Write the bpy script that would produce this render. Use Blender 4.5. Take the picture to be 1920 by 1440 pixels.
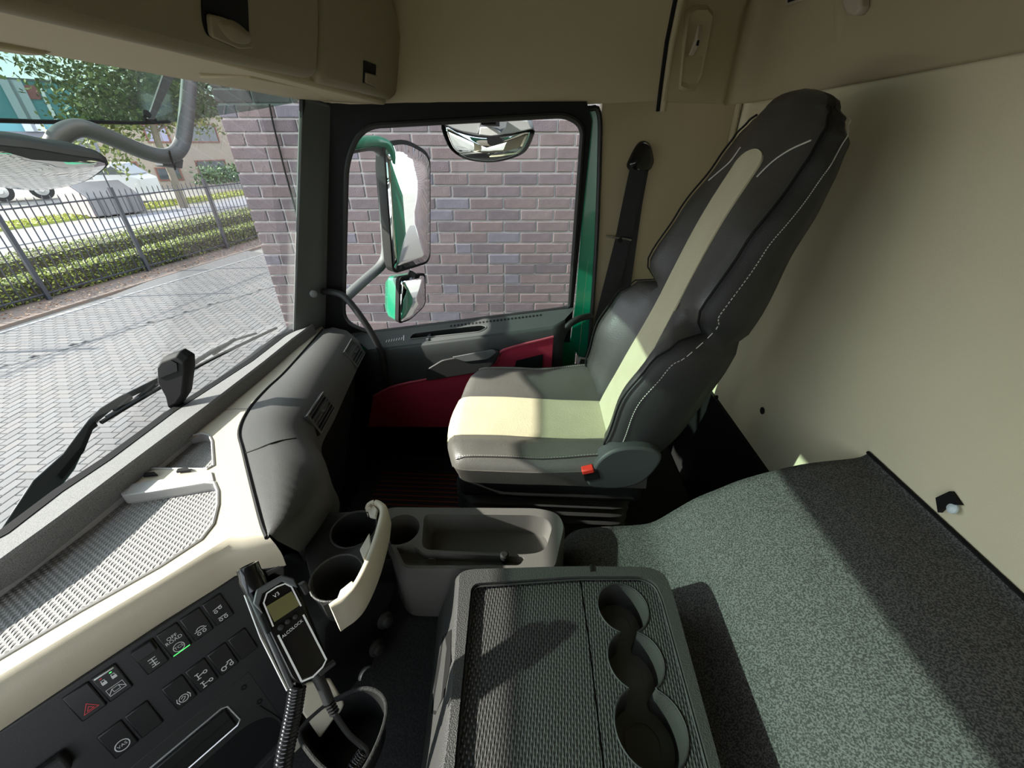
import bpy, bmesh, math, random
from math import sin, cos, tan, pi, radians, sqrt, atan2
from mathutils import Vector, Matrix, geometry
random.seed(7)
V = Vector
S = bpy.context.scene
for o in list(bpy.data.objects): bpy.data.objects.remove(o)

# ------------------------------------------------------------------ camera
# vehicle frame: +x towards the rear wall, +y towards the passenger door, z up, cab floor at 0, street at G
FPX = 745.0; PITCH = radians(31.2); YAW = radians(3.0)
CAM = V((0, 0, 1.30)); G = -1.4
FW = V((-sin(YAW)*cos(PITCH), cos(YAW)*cos(PITCH), -sin(PITCH)))
RT = V((cos(YAW), sin(YAW), 0)); UP = RT.cross(FW)
cd = bpy.data.cameras.new('camera'); cam = bpy.data.objects.new('camera', cd); S.collection.objects.link(cam)
cd.sensor_width = 36; cd.lens = 36*FPX/1920; cd.clip_start = 0.02; cd.clip_end = 500
cam.matrix_world = Matrix(((RT.x, UP.x, -FW.x, CAM.x), (RT.y, UP.y, -FW.y, CAM.y), (RT.z, UP.z, -FW.z, CAM.z), (0, 0, 0, 1)))
S.camera = cam

# ------------------------------------------------------------------ light
SUN_EL, SUN_AZ = radians(28), radians(9)
sd = bpy.data.lights.new('sun', 'SUN'); sd.energy = 13.0; sd.angle = radians(0.6); sd.color = (1.0, 0.955, 0.87)
sun = bpy.data.objects.new('sun', sd); S.collection.objects.link(sun)
SDIR = V((cos(SUN_EL)*cos(SUN_AZ), cos(SUN_EL)*sin(SUN_AZ), -sin(SUN_EL)))
sun.rotation_euler = SDIR.to_track_quat('-Z', 'Y').to_euler(); sun.location = (-6, -1, 6)
W = bpy.data.worlds.new('sky'); S.world = W; W.use_nodes = True
nt = W.node_tree; nt.nodes.clear()
def N(nt, t, **kw):
    n = nt.nodes.new(t)
    for k, v in kw.items(): setattr(n, k, v)
    return n
wo = N(nt, 'ShaderNodeOutputWorld'); bg = N(nt, 'ShaderNodeBackground'); bg.inputs[1].default_value = 3.4
tc = N(nt, 'ShaderNodeTexCoord'); sep = N(nt, 'ShaderNodeSeparateXYZ'); nt.links.new(tc.outputs['Generated'], sep.inputs[0])
rmp = N(nt, 'ShaderNodeValToRGB'); nt.links.new(sep.outputs['Z'], rmp.inputs[0])
e = rmp.color_ramp.elements; e[0].position = 0.0; e[0].color = (.80, .86, .92, 1); e[1].position = .7; e[1].color = (.33, .52, .85, 1)
nz = N(nt, 'ShaderNodeTexNoise'); nz.inputs['Scale'].default_value = 3.2; nz.inputs['Detail'].default_value = 6
mp = N(nt, 'ShaderNodeMapping'); mp.inputs['Scale'].default_value = (1, 1, 2.4)
nt.links.new(tc.outputs['Generated'], mp.inputs[0]); nt.links.new(mp.outputs[0], nz.inputs[0])
cr = N(nt, 'ShaderNodeValToRGB'); cr.color_ramp.elements[0].position = .40; cr.color_ramp.elements[1].position = .58
nt.links.new(nz.outputs[0], cr.inputs[0])
mx = N(nt, 'ShaderNodeMixRGB'); nt.links.new(cr.outputs[0], mx.inputs[0]); nt.links.new(rmp.outputs[0], mx.inputs[1]); mx.inputs[2].default_value = (1.0, 1.0, .98, 1)
nt.links.new(mx.outputs[0], bg.inputs[0]); nt.links.new(bg.outputs[0], wo.inputs[0])
S.view_settings.view_transform = 'Standard'; S.view_settings.look = 'None'; S.view_settings.gamma = 1
S.view_settings.use_curve_mapping = False; S.view_settings.exposure = 0.12
try:
    S.cycles.max_bounces = 10; S.cycles.transparent_max_bounces = 16; S.cycles.sample_clamp_indirect = 6; S.cycles.use_denoising = True
except Exception: pass

# ------------------------------------------------------------------ helpers
def ray(px, py): return FW + RT*((px-960)/FPX) - UP*((py-720)/FPX)
def at(px, py, x=None, y=None, z=None):          # point of the cab where a sight line meets a plane of constant x, y or z
    d = ray(px, py)
    if x is not None: return CAM + d*((x-CAM.x)/d.x)
    if y is not None: return CAM + d*((y-CAM.y)/d.y)
    return CAM + d*((z-CAM.z)/d.z)
def onp(px, py, O, n):
    d = ray(px, py); return CAM + d*((O-CAM).dot(n)/d.dot(n))

class MB:
    def __init__(s): s.v = []; s.f = []; s.mi = []
    def add(s, vs, fs, mi=0):
        b = len(s.v); s.v += [tuple(v) for v in vs]; s.f += [tuple(b+i for i in f) for f in fs]; s.mi += [mi]*len(fs); return s
    def hexa(s, p, mi=0):
        return s.add(p, [(0,3,2,1),(4,5,6,7),(0,1,5,4),(1,2,6,5),(2,3,7,6),(3,0,4,7)], mi)
    def box(s, c, size, R=None, mi=0):
        c = V(c); hx, hy, hz = [a/2 for a in size]
        p = [V(q) for q in [(-hx,-hy,-hz),(hx,-hy,-hz),(hx,hy,-hz),(-hx,hy,-hz),(-hx,-hy,hz),(hx,-hy,hz),(hx,hy,hz),(-hx,hy,hz)]]
        if R is not None: p = [R @ q for q in p]
        return s.hexa([c+q for q in p], mi)
    def boxmm(s, a, b, mi=0):
        a, b = V(a), V(b); return s.box((a+b)/2, [abs(b[i]-a[i]) for i in range(3)], None, mi)
    def prism(s, pts, vec, mi=0):
        n = len(pts); vec = V(vec); a = [V(p) for p in pts]; b = [p+vec for p in a]
        fs = [tuple(range(n-1,-1,-1)), tuple(range(n,2*n))]+[(i,(i+1)%n,n+(i+1)%n,n+i) for i in range(n)]
        return s.add(a+b, fs, mi)
    def loft(s, rings, closed=True, caps=True, mi=0):
        n = len(rings[0]); vs = [p for r in rings for p in r]; fs = []
        m = n if closed else n-1
        for i in range(len(rings)-1):
            for j in range(m):
                k = (j+1)%n; fs.append((i*n+j, i*n+k, (i+1)*n+k, (i+1)*n+j))
        if closed and caps:
            fs.append(tuple(range(n-1,-1,-1))); b = (len(rings)-1)*n; fs.append(tuple(range(b,b+n)))
        return s.add(vs, fs, mi)
    def grid(s, rows, mi=0): return s.loft(rows, closed=False, caps=False, mi=mi)
    def slab(s, rows, vec, mi=0):                # an open grid given thickness
        a = [[V(p) for p in r] for r in rows]; b = [[p+V(vec) for p in r] for r in a]
        s.grid(a, mi); s.grid([list(reversed(r)) for r in b], mi)
        def edge(pa, pb): s.loft([pa, pb], closed=False, caps=False, mi=mi)
        edge(b[0], a[0]); edge(a[-1], b[-1]); edge([r[0] for r in a], [r[0] for r in b]); edge([r[-1] for r in b], [r[-1] for r in a]); return s
    def tube(s, path, r, n=10, caps=True, closed=False, mi=0, flat=None):
        P = [V(p) for p in path]; m = len(P); rs = r if isinstance(r, (list, tuple)) else [r]*m
        rings = []; nrm = None
        for i in range(m):
            if closed: t = (P[(i+1)%m]-P[i-1]).normalized()
            else: t = (P[min(i+1,m-1)]-P[max(i-1,0)]).normalized()
            if nrm is None:
                a = V((0,0,1)) if abs(t.z) < .9 else V((1,0,0)); nrm = (a - t*a.dot(t)).normalized()
            else: nrm = (nrm - t*nrm.dot(t)).normalized()
            b = t.cross(nrm); fx = flat or 1
            rings.append([P[i]+(nrm*cos(2*pi*k/n)*fx+b*sin(2*pi*k/n))*rs[i] for k in range(n)])
        if closed: rings.append(rings[0])
        return s.loft(rings, True, caps and not closed, mi)
    def lathe(s, o, axis, prof, n=24, mi=0, cap=True):
        o = V(o); ax = V(axis).normalized(); a = V((0,0,1)) if abs(ax.z) < .9 else V((1,0,0))
        u = (a-ax*a.dot(ax)).normalized(); w = ax.cross(u)
        return s.loft([[o+ax*h+(u*cos(2*pi*k/n)+w*sin(2*pi*k/n))*max(r,1e-5) for k in range(n)] for r, h in prof], True, cap, mi)
    def stroke(s, pts, w, nrm, mi=0, closed=False):   # a flat line of width w lying on a face with normal nrm
        P = [V(p) for p in pts]; m = len(P); nrm = V(nrm); rows = []
        for i in range(m):
            t = (P[(i+1)%m]-P[i-1]) if closed else (P[min(i+1,m-1)]-P[max(i-1,0)])
            sd = t.normalized().cross(nrm).normalized()*(w/2); rows.append([P[i]-sd, P[i]+sd])
        if closed: rows.append(rows[0])
        return s.loft(rows, False, False, mi)
    def build(s, name, mats, parent=None, smooth=40, bevel=0, seg=2, sub=0, kind=None, solid=0):
        me = bpy.data.meshes.new(name); me.from_pydata(s.v, [], s.f); me.update()
        if not isinstance(mats, (list, tuple)): mats = [mats]
        for m in mats: me.materials.append(m)
        if len(mats) > 1: me.polygons.foreach_set('material_index', s.mi)
        bm = bmesh.new(); bm.from_mesh(me)
        bmesh.ops.remove_doubles(bm, verts=bm.verts, dist=1e-6)
        bmesh.ops.recalc_face_normals(bm, faces=bm.faces); bm.to_mesh(me); bm.free()
        if smooth:
            me.polygons.foreach_set('use_smooth', [True]*len(me.polygons))
            if smooth < 180: me.set_sharp_from_angle(angle=radians(smooth))
        o = bpy.data.objects.new(name, me); S.collection.objects.link(o)
        if solid: md = o.modifiers.new('solid', 'SOLIDIFY'); md.thickness = solid; md.offset = 0
        if bevel: md = o.modifiers.new('bevel', 'BEVEL'); md.width = bevel; md.segments = seg; md.limit_method = 'ANGLE'; md.angle_limit = radians(38)
        if sub: md = o.modifiers.new('sub', 'SUBSURF'); md.levels = sub; md.render_levels = sub
        if parent is not None: adopt(o, parent)
        if kind: o['kind'] = kind
        return o
def wloc(p):
    l = V(p.location)
    while p.parent is not None: p = p.parent
    return l
def adopt(o, p):
    o.parent = p
    if p.type == 'EMPTY': o.matrix_parent_inverse = Matrix.Translation(-V(p.location))
def thing(name, label, cat, loc=(0,0,0), group=None):
    o = bpy.data.objects.new(name, None); S.collection.objects.link(o); o.location = loc; o.empty_display_size = .05
    o['label'] = label; o['category'] = cat
    if group: o['group'] = group
    return o
def tag(o, label, cat, group=None):
    o['label'] = label; o['category'] = cat
    if group: o['group'] = group
    return o
def struct(o, label=None):
    o['kind'] = 'structure'
    if label: o['label'] = label
    return o
def tess(outer, holes=()):
    polys = [[V(p) for p in outer]]+[[V(p) for p in h] for h in holes]
    vs = [p for pl in polys for p in pl]
    return vs, [tuple(t) for t in geometry.tessellate_polygon(polys)]
def spline(pts, n=8, closed=False):              # Catmull-Rom through pts
    P = [V(p) for p in pts]; m = len(P); out = []
    rng = range(m if closed else m-1)
    for i in rng:
        p0 = P[(i-1)%m] if (closed or i > 0) else P[0]*2-P[1]
        p1 = P[i]; p2 = P[(i+1)%m]; p3 = P[(i+2)%m] if (closed or i+2 < m) else P[-1]*2-P[-2]
        for k in range(n):
            t = k/n; out.append(.5*((2*p1)+(p2-p0)*t+(2*p0-5*p1+4*p2-p3)*t*t+(3*p1-p0-3*p2+p3)*t**3))
    if not closed: out.append(P[-1])
    return out
def rpoly(pts, r, n=4):                          # polygon with rounded corners
    P = [V(p) for p in pts]; m = len(P); out = []
    for i in range(m):
        a, b, c = P[i-1], P[i], P[(i+1)%m]; rr = r[i] if isinstance(r, (list, tuple)) else r
        d1 = a-b; d2 = c-b; k = min(rr, d1.length*.49, d2.length*.49)
        s_, e_ = b+d1.normalized()*k, b+d2.normalized()*k
        for j in range(n+1):
            t = j/n; out.append(s_*(1-t)**2+b*2*t*(1-t)+e_*t*t)
    return out
def circ(c, r, ax, n=24, u=None):
    c = V(c); ax = V(ax).normalized(); a = V((0,0,1)) if abs(ax.z) < .9 else V((1,0,0))
    u = (a-ax*a.dot(ax)).normalized(); w = ax.cross(u)
    return [c+(u*cos(2*pi*k/n)+w*sin(2*pi*k/n))*r for k in range(n)]
def text_mesh(txt, O, ux, uy, h, mb, lift=.0004, mi=0, align='CENTER', sx=1.0):
    cu = bpy.data.curves.new('t', 'FONT'); cu.body = txt; cu.size = 1; cu.align_x = align; cu.align_y = 'CENTER'; cu.resolution_u = 3
    ob = bpy.data.objects.new('t', cu); S.collection.objects.link(ob)
    dg = bpy.context.evaluated_depsgraph_get(); me = bpy.data.meshes.new_from_object(ob.evaluated_get(dg))
    ux, uy = V(ux).normalized(), V(uy).normalized(); nn = ux.cross(uy)
    mb.add([V(O)+ux*v.co.x*h*sx+uy*v.co.y*h+nn*lift for v in me.vertices], [tuple(p.vertices) for p in me.polygons], mi)
    bpy.data.objects.remove(ob); bpy.data.curves.remove(cu); bpy.data.meshes.remove(me)

def hit(o, px, py):                              # point of a finished mesh under a sight line (meshes are in cab coordinates)
    if 'bvh' not in HC: HC['bvh'] = {}
    if o.name not in HC['bvh']:
        from mathutils.bvhtree import BVHTree
        HC['bvh'][o.name] = BVHTree.FromPolygons([v.co for v in o.data.vertices], [tuple(p.vertices) for p in o.data.polygons])
    r = HC['bvh'][o.name].ray_cast(CAM, ray(px, py).normalized())
    return r[0]
HC = {}

# ------------------------------------------------------------------ materials
def mat(name, col, rough=.6, metal=0, spec=.5, bump=None, var=None, coat=0, rnd=None, tint2=None):
    """bump=(kind, scale, strength); var=(scale, amount, colour2); rnd = brightness spread per piece"""
    m = bpy.data.materials.new(name); m.use_nodes = True; t = m.node_tree; b = t.nodes['Principled BSDF']
    b.inputs['Base Color'].default_value = (*col, 1); b.inputs['Roughness'].default_value = rough; b.inputs['Metallic'].default_value = metal
    b.inputs['Specular IOR Level'].default_value = spec
    if coat: b.inputs['Coat Weight'].default_value = coat; b.inputs['Coat Roughness'].default_value = .05
    cs = None
    tc = N(t, 'ShaderNodeTexCoord')
    if var:
        nz = N(t, 'ShaderNodeTexNoise'); nz.inputs['Scale'].default_value = var[0]; nz.inputs['Detail'].default_value = 5
        t.links.new(tc.outputs['Object'], nz.inputs[0])
        r = N(t, 'ShaderNodeValToRGB'); r.color_ramp.elements[0].position = .5-var[1]; r.color_ramp.elements[1].position = .5+var[1]
        r.color_ramp.elements[0].color = (*var[2], 1); r.color_ramp.elements[1].color = (*col, 1)
        t.links.new(nz.outputs[0], r.inputs[0]); cs = r.outputs[0]
    if rnd:
        g = N(t, 'ShaderNodeNewGeometry'); oi = N(t, 'ShaderNodeObjectInfo'); ad = N(t, 'ShaderNodeMath', operation='ADD'); fr = N(t, 'ShaderNodeMath', operation='FRACT')
        t.links.new(g.outputs['Random Per Island'], ad.inputs[0]); t.links.new(oi.outputs['Random'], ad.inputs[1]); t.links.new(ad.outputs[0], fr.inputs[0])
        r2 = N(t, 'ShaderNodeValToRGB'); r2.color_ramp.interpolation = 'CONSTANT' if len(rnd) > 3 else 'LINEAR'
        el = r2.color_ramp.elements
        for i, (p, c) in enumerate(rnd):
            q = el[i] if i < 2 else el.new(p)
            q.position = p; q.color = (*c, 1)
        t.links.new(fr.outputs[0], r2.inputs[0])
        if cs is None: cs = r2.outputs[0]
        else:
            mm = N(t, 'ShaderNodeMixRGB', blend_type='MULTIPLY'); mm.inputs[0].default_value = 1
            t.links.new(cs, mm.inputs[1]); t.links.new(r2.outputs[0], mm.inputs[2]); cs = mm.outputs[0]
    if cs is not None: t.links.new(cs, b.inputs['Base Color'])
    if bump:
        k, sc, st = bump
        if k == 'noise':
            h = N(t, 'ShaderNodeTexNoise'); h.inputs['Scale'].default_value = sc; h.inputs['Detail'].default_value = 3; ho = h.outputs[0]
        elif k == 'cell':
            h = N(t, 'ShaderNodeTexVoronoi'); h.inputs['Scale'].default_value = sc; ho = h.outputs['Distance']
        t.links.new(tc.outputs['Object'], h.inputs[0])
        bp = N(t, 'ShaderNodeBump'); bp.inputs['Strength'].default_value = st; bp.inputs['Distance'].default_value = .002
        t.links.new(ho, bp.inputs['Height']); t.links.new(bp.outputs[0], b.inputs['Normal'])
    return m
def ribbed(name, col, rough, ang, pitch, depth, pitch2=None, dark=None):
    """moulded rubber with fine ribs: two crossed waves in object space"""
    m = mat(name, col, rough); t = m.node_tree; b = t.nodes['Principled BSDF']
    tc = N(t, 'ShaderNodeTexCoord'); mp = N(t, 'ShaderNodeMapping'); mp.inputs['Rotation'].default_value = (0, 0, ang); t.links.new(tc.outputs['Object'], mp.inputs[0])
    sp = N(t, 'ShaderNodeSeparateXYZ'); t.links.new(mp.outputs[0], sp.inputs[0])
    def wave(o, p, ph=None):
        a = N(t, 'ShaderNodeMath', operation='MULTIPLY'); a.inputs[1].default_value = 2*pi/p; t.links.new(o, a.inputs[0]); src = a.outputs[0]
        if ph is not None:
            q = N(t, 'ShaderNodeMath', operation='ADD'); t.links.new(src, q.inputs[0]); t.links.new(ph, q.inputs[1]); src = q.outputs[0]
        c = N(t, 'ShaderNodeMath', operation='SINE'); t.links.new(src, c.inputs[0]); return c.outputs[0]
    h = wave(sp.outputs['X'], pitch)
    if pitch2:
        st = N(t, 'ShaderNodeMath', operation='FLOOR'); dv = N(t, 'ShaderNodeMath', operation='DIVIDE'); dv.inputs[1].default_value = pitch; t.links.new(sp.outputs['X'], dv.inputs[0]); t.links.new(dv.outputs[0], st.inputs[0])
        ml = N(t, 'ShaderNodeMath', operation='MULTIPLY'); ml.inputs[1].default_value = pi; t.links.new(st.outputs[0], ml.inputs[0])
        w2 = wave(sp.outputs['Y'], pitch2, ml.outputs[0]); mn = N(t, 'ShaderNodeMath', operation='MINIMUM'); t.links.new(h, mn.inputs[0]); t.links.new(w2, mn.inputs[1]); h = mn.outputs[0]
    bp = N(t, 'ShaderNodeBump'); bp.inputs['Strength'].default_value = 1; bp.inputs['Distance'].default_value = depth
    t.links.new(h, bp.inputs['Height']); t.links.new(bp.outputs[0], b.inputs['Normal'])
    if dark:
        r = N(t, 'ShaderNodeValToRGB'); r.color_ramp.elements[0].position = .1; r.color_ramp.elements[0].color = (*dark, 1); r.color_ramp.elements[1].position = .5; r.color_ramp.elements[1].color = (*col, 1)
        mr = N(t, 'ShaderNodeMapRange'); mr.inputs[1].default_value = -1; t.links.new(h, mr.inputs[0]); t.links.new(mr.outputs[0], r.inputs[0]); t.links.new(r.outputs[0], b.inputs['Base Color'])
    return m
def speckle(name, c1, c2, scale, rough=.9, bump=.6, dist=.0025):
    m = mat(name, c1, rough); t = m.node_tree; b = t.nodes['Principled BSDF']
    tc = N(t, 'ShaderNodeTexCoord'); nz = N(t, 'ShaderNodeTexNoise'); nz.inputs['Scale'].default_value = scale; nz.inputs['Detail'].default_value = 2
    t.links.new(tc.outputs['Object'], nz.inputs[0]); r = N(t, 'ShaderNodeValToRGB'); r.color_ramp.elements[0].position = .42; r.color_ramp.elements[1].position = .60
    r.color_ramp.elements[0].color = (*c1, 1); r.color_ramp.elements[1].color = (*c2, 1); t.links.new(nz.outputs[0], r.inputs[0]); t.links.new(r.outputs[0], b.inputs['Base Color'])
    bp = N(t, 'ShaderNodeBump'); bp.inputs['Strength'].default_value = bump; bp.inputs['Distance'].default_value = dist; t.links.new(nz.outputs[0], bp.inputs['Height']); t.links.new(bp.outputs[0], b.inputs['Normal'])
    return m
def thin_glass(name, tint, refl=.06, haze=0.0):
    m = bpy.data.materials.new(name); m.use_nodes = True; t = m.node_tree; t.nodes.clear()
    o = N(t, 'ShaderNodeOutputMaterial'); a = N(t, 'ShaderNodeBsdfTransparent'); a.inputs[0].default_value = (*tint, 1)
    g = N(t, 'ShaderNodeBsdfGlossy'); g.inputs['Roughness'].default_value = .01; fr = N(t, 'ShaderNodeFresnel'); fr.inputs[0].default_value = 1.3
    mx = N(t, 'ShaderNodeMixShader'); mlt = N(t, 'ShaderNodeMath', operation='MULTIPLY'); mlt.inputs[1].default_value = refl
    t.links.new(fr.outputs[0], mlt.inputs[0]); t.links.new(mlt.outputs[0], mx.inputs[0]); t.links.new(a.outputs[0], mx.inputs[1]); t.links.new(g.outputs[0], mx.inputs[2])
    last = mx
    if haze:
        d = N(t, 'ShaderNodeBsdfDiffuse'); d.inputs[0].default_value = (.8, .85, .82, 1); m2 = N(t, 'ShaderNodeMixShader'); m2.inputs[0].default_value = haze
        t.links.new(mx.outputs[0], m2.inputs[1]); t.links.new(d.outputs[0], m2.inputs[2]); last = m2
    t.links.new(last.outputs[0], o.inputs[0]); return m
def emis(name, col, st):
    m = mat(name, col, .5); b = m.node_tree.nodes['Principled BSDF']; b.inputs['Emission Color'].default_value = (*col, 1); b.inputs['Emission Strength'].default_value = st; return m

M = dict(
    beige=mat('beige_trim_shaded', (.43, .365, .24), .72, bump=('noise', 900, .12)),  # darkened beige: shade of the upper cab put into the colour
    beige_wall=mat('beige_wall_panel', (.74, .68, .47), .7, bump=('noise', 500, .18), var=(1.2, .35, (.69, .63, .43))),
    locker=mat('locker_beige_shaded', (.25, .21, .135), .6, bump=('noise', 900, .15)),  # shade on the rear-facing locker doors put into this darker beige
    sand=mat('dash_sand', (.47, .42, .325), .5, bump=('noise', 1100, .15)),
    lipgrey=speckle('dash_lip_grey', (.105, .105, .103), (.21, .21, .205), 900, .8, .5, .001),
    traygrey=ribbed('tray_ribs', (.31, .305, .30), .6, radians(-12), .0072, .0016, .010, (.22, .215, .21)),
    traywall=mat('tray_rim_grey', (.36, .35, .34), .5),
    grey=speckle('dash_grey', (.045, .045, .044), (.068, .067, .064), 1000, .65, .35, .001),
    dark=mat('dark_plastic', (.014, .014, .014), .55, bump=('noise', 900, .25)),
    panel=mat('switch_panel_black', (.012, .012, .0135), .5, bump=('noise', 1200, .15)),
    button=mat('switch_black', (.008, .008, .009), .36),
    black=mat('matt_black', (.007, .007, .007), .7, spec=.2),
    rubber=mat('black_rubber', (.010, .010, .010), .5),
    gloss=mat('gloss_black', (.008, .008, .009), .15),
    pillar=mat('pillar_grey', (.10, .107, .104), .6, bump=('noise', 1000, .2)),
    ledge=mat('ledge_grey_lit', (.055, .060, .058), .55, bump=('noise', 900, .2)),  # door grey lightened: window light put into the colour
    door=mat('door_grey', (.024, .028, .027), .55, bump=('noise', 900, .2)),
    recl=mat('recliner_grey', (.042, .046, .045), .55, bump=('noise', 900, .2)),
    red=mat('red_cloth', (.30, .012, .035), .85, bump=('noise', 1500, .3)),
    green=mat('green_paint', (.0, .20, .10), .25, coat=.6),
    seat=mat('grey_leather', (.10, .097, .085), .42, bump=('cell', 420, .22), var=(9, .3, (.075, .072, .062))),
    seatdark=mat('dark_leather', (.040, .0385, .036), .33, spec=.75, bump=('cell', 420, .22)),
    seatside=mat('seat_side_vinyl', (.020, .020, .019), .6, bump=('cell', 500, .2)),
    cream=mat('cream_leather', (.54, .505, .35), .6, bump=('cell', 300, .2), var=(14, .32, (.47, .43, .285))),
    thread=mat('stitching', (.50, .49, .44), .8),
    carpet=speckle('tunnel_cover', (.030, .031, .030), (.125, .125, .118), 420, .75, .8, .002),
    floorc=speckle('floor_rubber', (.007, .007, .007), (.016, .016, .016), 300, .9, .5),
    mat_=mat('floor_mat', (.012, .009, .008), .9), matline=mat('mat_orange', (.12, .025, .006), .9),
    console=mat('console_black', (.040, .040, .038), .5, bump=('cell', 600, .4)),
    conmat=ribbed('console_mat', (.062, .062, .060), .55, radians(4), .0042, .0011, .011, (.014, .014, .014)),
    tray2=mat('storage_tray_grey', (.095, .092, .083), .6, bump=('noise', 900, .25)),
    strap=mat('belt_web', (.022, .022, .025), .75, bump=('noise', 700, .3)), metal=mat('bright_metal', (.62, .62, .60), .3, metal=1),
    buckle=mat('buckle_grey', (.30, .30, .30), .5), redbtn=mat('red_button', (.60, .035, .02), .45),
    alu=mat('satin_silver', (.60, .60, .60), .35, metal=.8), white=mat('white_print', (.85, .85, .85), .6),
    mirror=mat('mirror_glass', (.88, .90, .90), .02, metal=1), tubeg=mat('arm_grey', (.10, .105, .11), .45),
    glass=thin_glass('door_glass', (.95, .97, .95), .5), wind=thin_glass('windscreen_glass', (.95, .97, .96), .28),
    visor=thin_glass('visor_tint', (.51, .60, .565), .5, .025),
    clear=thin_glass('clear_plastic', (.86, .88, .88), 1, .03),
    lcd=mat('lcd_olive', (.16, .15, .06), .3), icon=mat('icon_white', (.62, .62, .62), .6), iconred=mat('icon_red', (.70, .05, .06), .5),
    led=emis('led_green', (.10, .9, .18), 1.2), orange=mat('orange_print', (.75, .14, .03), .5), flap=mat('sand_lever', (.42, .38, .30), .5),
)

# ================================================================== CAB SHELL
XR = .70                                          # rear wall
struct(MB().boxmm((-.95, -.60, -.05), (XR+.05, 1.80, 0)).build('floor', M['floorc']))
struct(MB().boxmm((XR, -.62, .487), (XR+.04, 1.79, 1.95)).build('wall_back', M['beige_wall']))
struct(MB().boxmm((XR-.012, -.57, 0), (XR+.04, 1.74, .487)).build('baseboard_back', M['black']))
struct(MB().boxmm((-1.0, -.62, 0), (-.955, 1.5, .655)).build('wall_front', M['dark']))
# small fixings of the rear wall
wb = bpy.data.objects['wall_back']
c = at(1430, 770, x=XR); MB().lathe(c, (-1,0,0), [(.011,0),(.011,.002),(.009,.003),(0,.003)], 20).build('hole_plug', M['rubber'], wb)
c = at(1790, 948, x=XR)
mb = MB(); mb.prism([c+V((-.001, .022, -.006)), c+V((-.001, .012, .020)), c+V((-.001, -.010, .012)), c+V((-.001, .004, -.002)), c+V((-.001, .006, -.024))], (-.008, 0, 0))
o = mb.build('torn_clip', M['black'], wb); o['label'] = 'dark torn fastener clip'
MB().lathe(c+V((-.006, -.006, -.001)), (-1, .3, .2), [(.009, 0), (.009, .003), (.006, .006), (0, .007)], 14).build('clip_pin', mat('clip_pin_white', (.65, .75, .76), .4), wb)
for px, py in ((1405, 845), (1345, 745)):
    c = at(px, py, x=XR-.013); MB().lathe(c, (-1,0,0), [(.008,0),(.008,.004),(.004,.006),(0,.006)], 12).build('bolt', M['black'], bpy.data.objects['baseboard_back'])
# slanted B pillar trim between door and rear wall
Bp, Bn = V((.205, 1.53, 0)), V((.322, -.947, 0))
bq = V((.70, 1.698, 0))
MBx = MB().hexa([(.205,1.53,0),(.74,1.7117,0),(.74,1.775,0),(.205,1.60,0),(.205,1.53,1.402),(.74,1.7117,1.402),(.74,1.775,1.97),(.205,1.60,1.97)])
wr = struct(MBx.build('wall_right', M['beige']))
struct(MB().hexa([(.18,1.515,0),(.70,1.69,0),(.70,1.70,0),(.18,1.53,0),(.18,1.515,.48),(.70,1.69,.48),(.70,1.70,.48),(.18,1.53,.48)]).build('baseboard_right', M['black']))
p1, p2 = onp(1383, 190, Bp, Bn), onp(1368, 262, Bp, Bn)
MB().tube([p1+V((.004,-.004,.03)), p2+V((.004,-.004,0)), p2+V((.004,-.004,-.6))], .010, 8).build('edge_strip', M['beige'], wr)
c = onp(1363, 190, Bp, Bn)+Bn*.002; MB().tube([c+V((.010*cos(a), 0, .010*sin(a))) for a in [i*pi/5 for i in range(10)]], .0022, 6, closed=True).build('screw_eye', M['metal'], wr)

# roof and the big moulded panels under it
struct(MB().boxmm((-.8, -.62, 1.95), (XR+.04, 1.3, 1.99)).build('ceiling', M['beige']))
ys = [(1.50, 1.385), (1.497, 1.46), (1.49, 1.55), (1.455, 1.62), (1.40, 1.75), (1.28, 1.88), (1.15, 1.96)]
def side_row(x, k): return [V((x, y+k, z)) for y, z in ys]
bot = [(552,186),(580,197),(605,207),(625,212),(660,215),(760,211),(900,204),(1080,196),(1236,188),(1252,187)]
rows = []
for px, py in [(470,150)]+bot:
    b = at(px, py, y=1.50); r = [V((b.x, y + .07*max(0, b.x)**1 , z)) for y, z in ys]; r[0].z = b.z; rows.append(r)
mb = MB().slab(rows, (0, .05, .006)); struct(mb.build('trim_1', M['beige'], smooth=60))
# rear corner + rear upper panel (stands a little proud of the rear wall)
plan = spline([(.385,1.515,0),(.47,1.545,0),(.56,1.58,0),(.625,1.60,0),(.655,1.57,0),(.664,1.50,0),(.668,1.2,0),(.668,.6,0),(.668,-.62,0)], 6)
def zb(p): return 1.413 if p.y > .9 else 1.413
rows = []
for p in plan:
    inn = V((-(p.x > .6)*1.0, -1.0*(p.x <= .6), 0))
    rows.append([V((p.x, p.y, 1.408)), V((p.x, p.y, 1.412))+inn*.006, V((p.x, p.y, 1.50))+inn*.008, V((p.x, p.y, 1.62)), V((p.x, p.y, 1.80))+inn*.03, V((p.x, p.y, 1.95))+inn*.10])
rp = struct(MB().slab(rows, (.03, .03, .004)).build('trim_2', M['beige'], smooth=60))
# groove post between side panel and rear panel
xs_ = at(1246, 187, y=1.525).x
MB().tube([V((xs_-.004*k, y+.07*xs_-.006, z)) for k, (y, z) in enumerate(ys[:6])], .010, 8).build('seam_roll', M['beige'], rp, smooth=70)
MB().tube([V((xs_-.015-.004*k, y+.07*xs_-.003, z)) for k, (y, z) in enumerate(ys[:6])], .006, 6).build('seam_gap', M['black'], rp)
def on_corner(px, py): return onp(px, py, V((.47, 1.545, 0)), V((.35, -.937, 0)))
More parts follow.
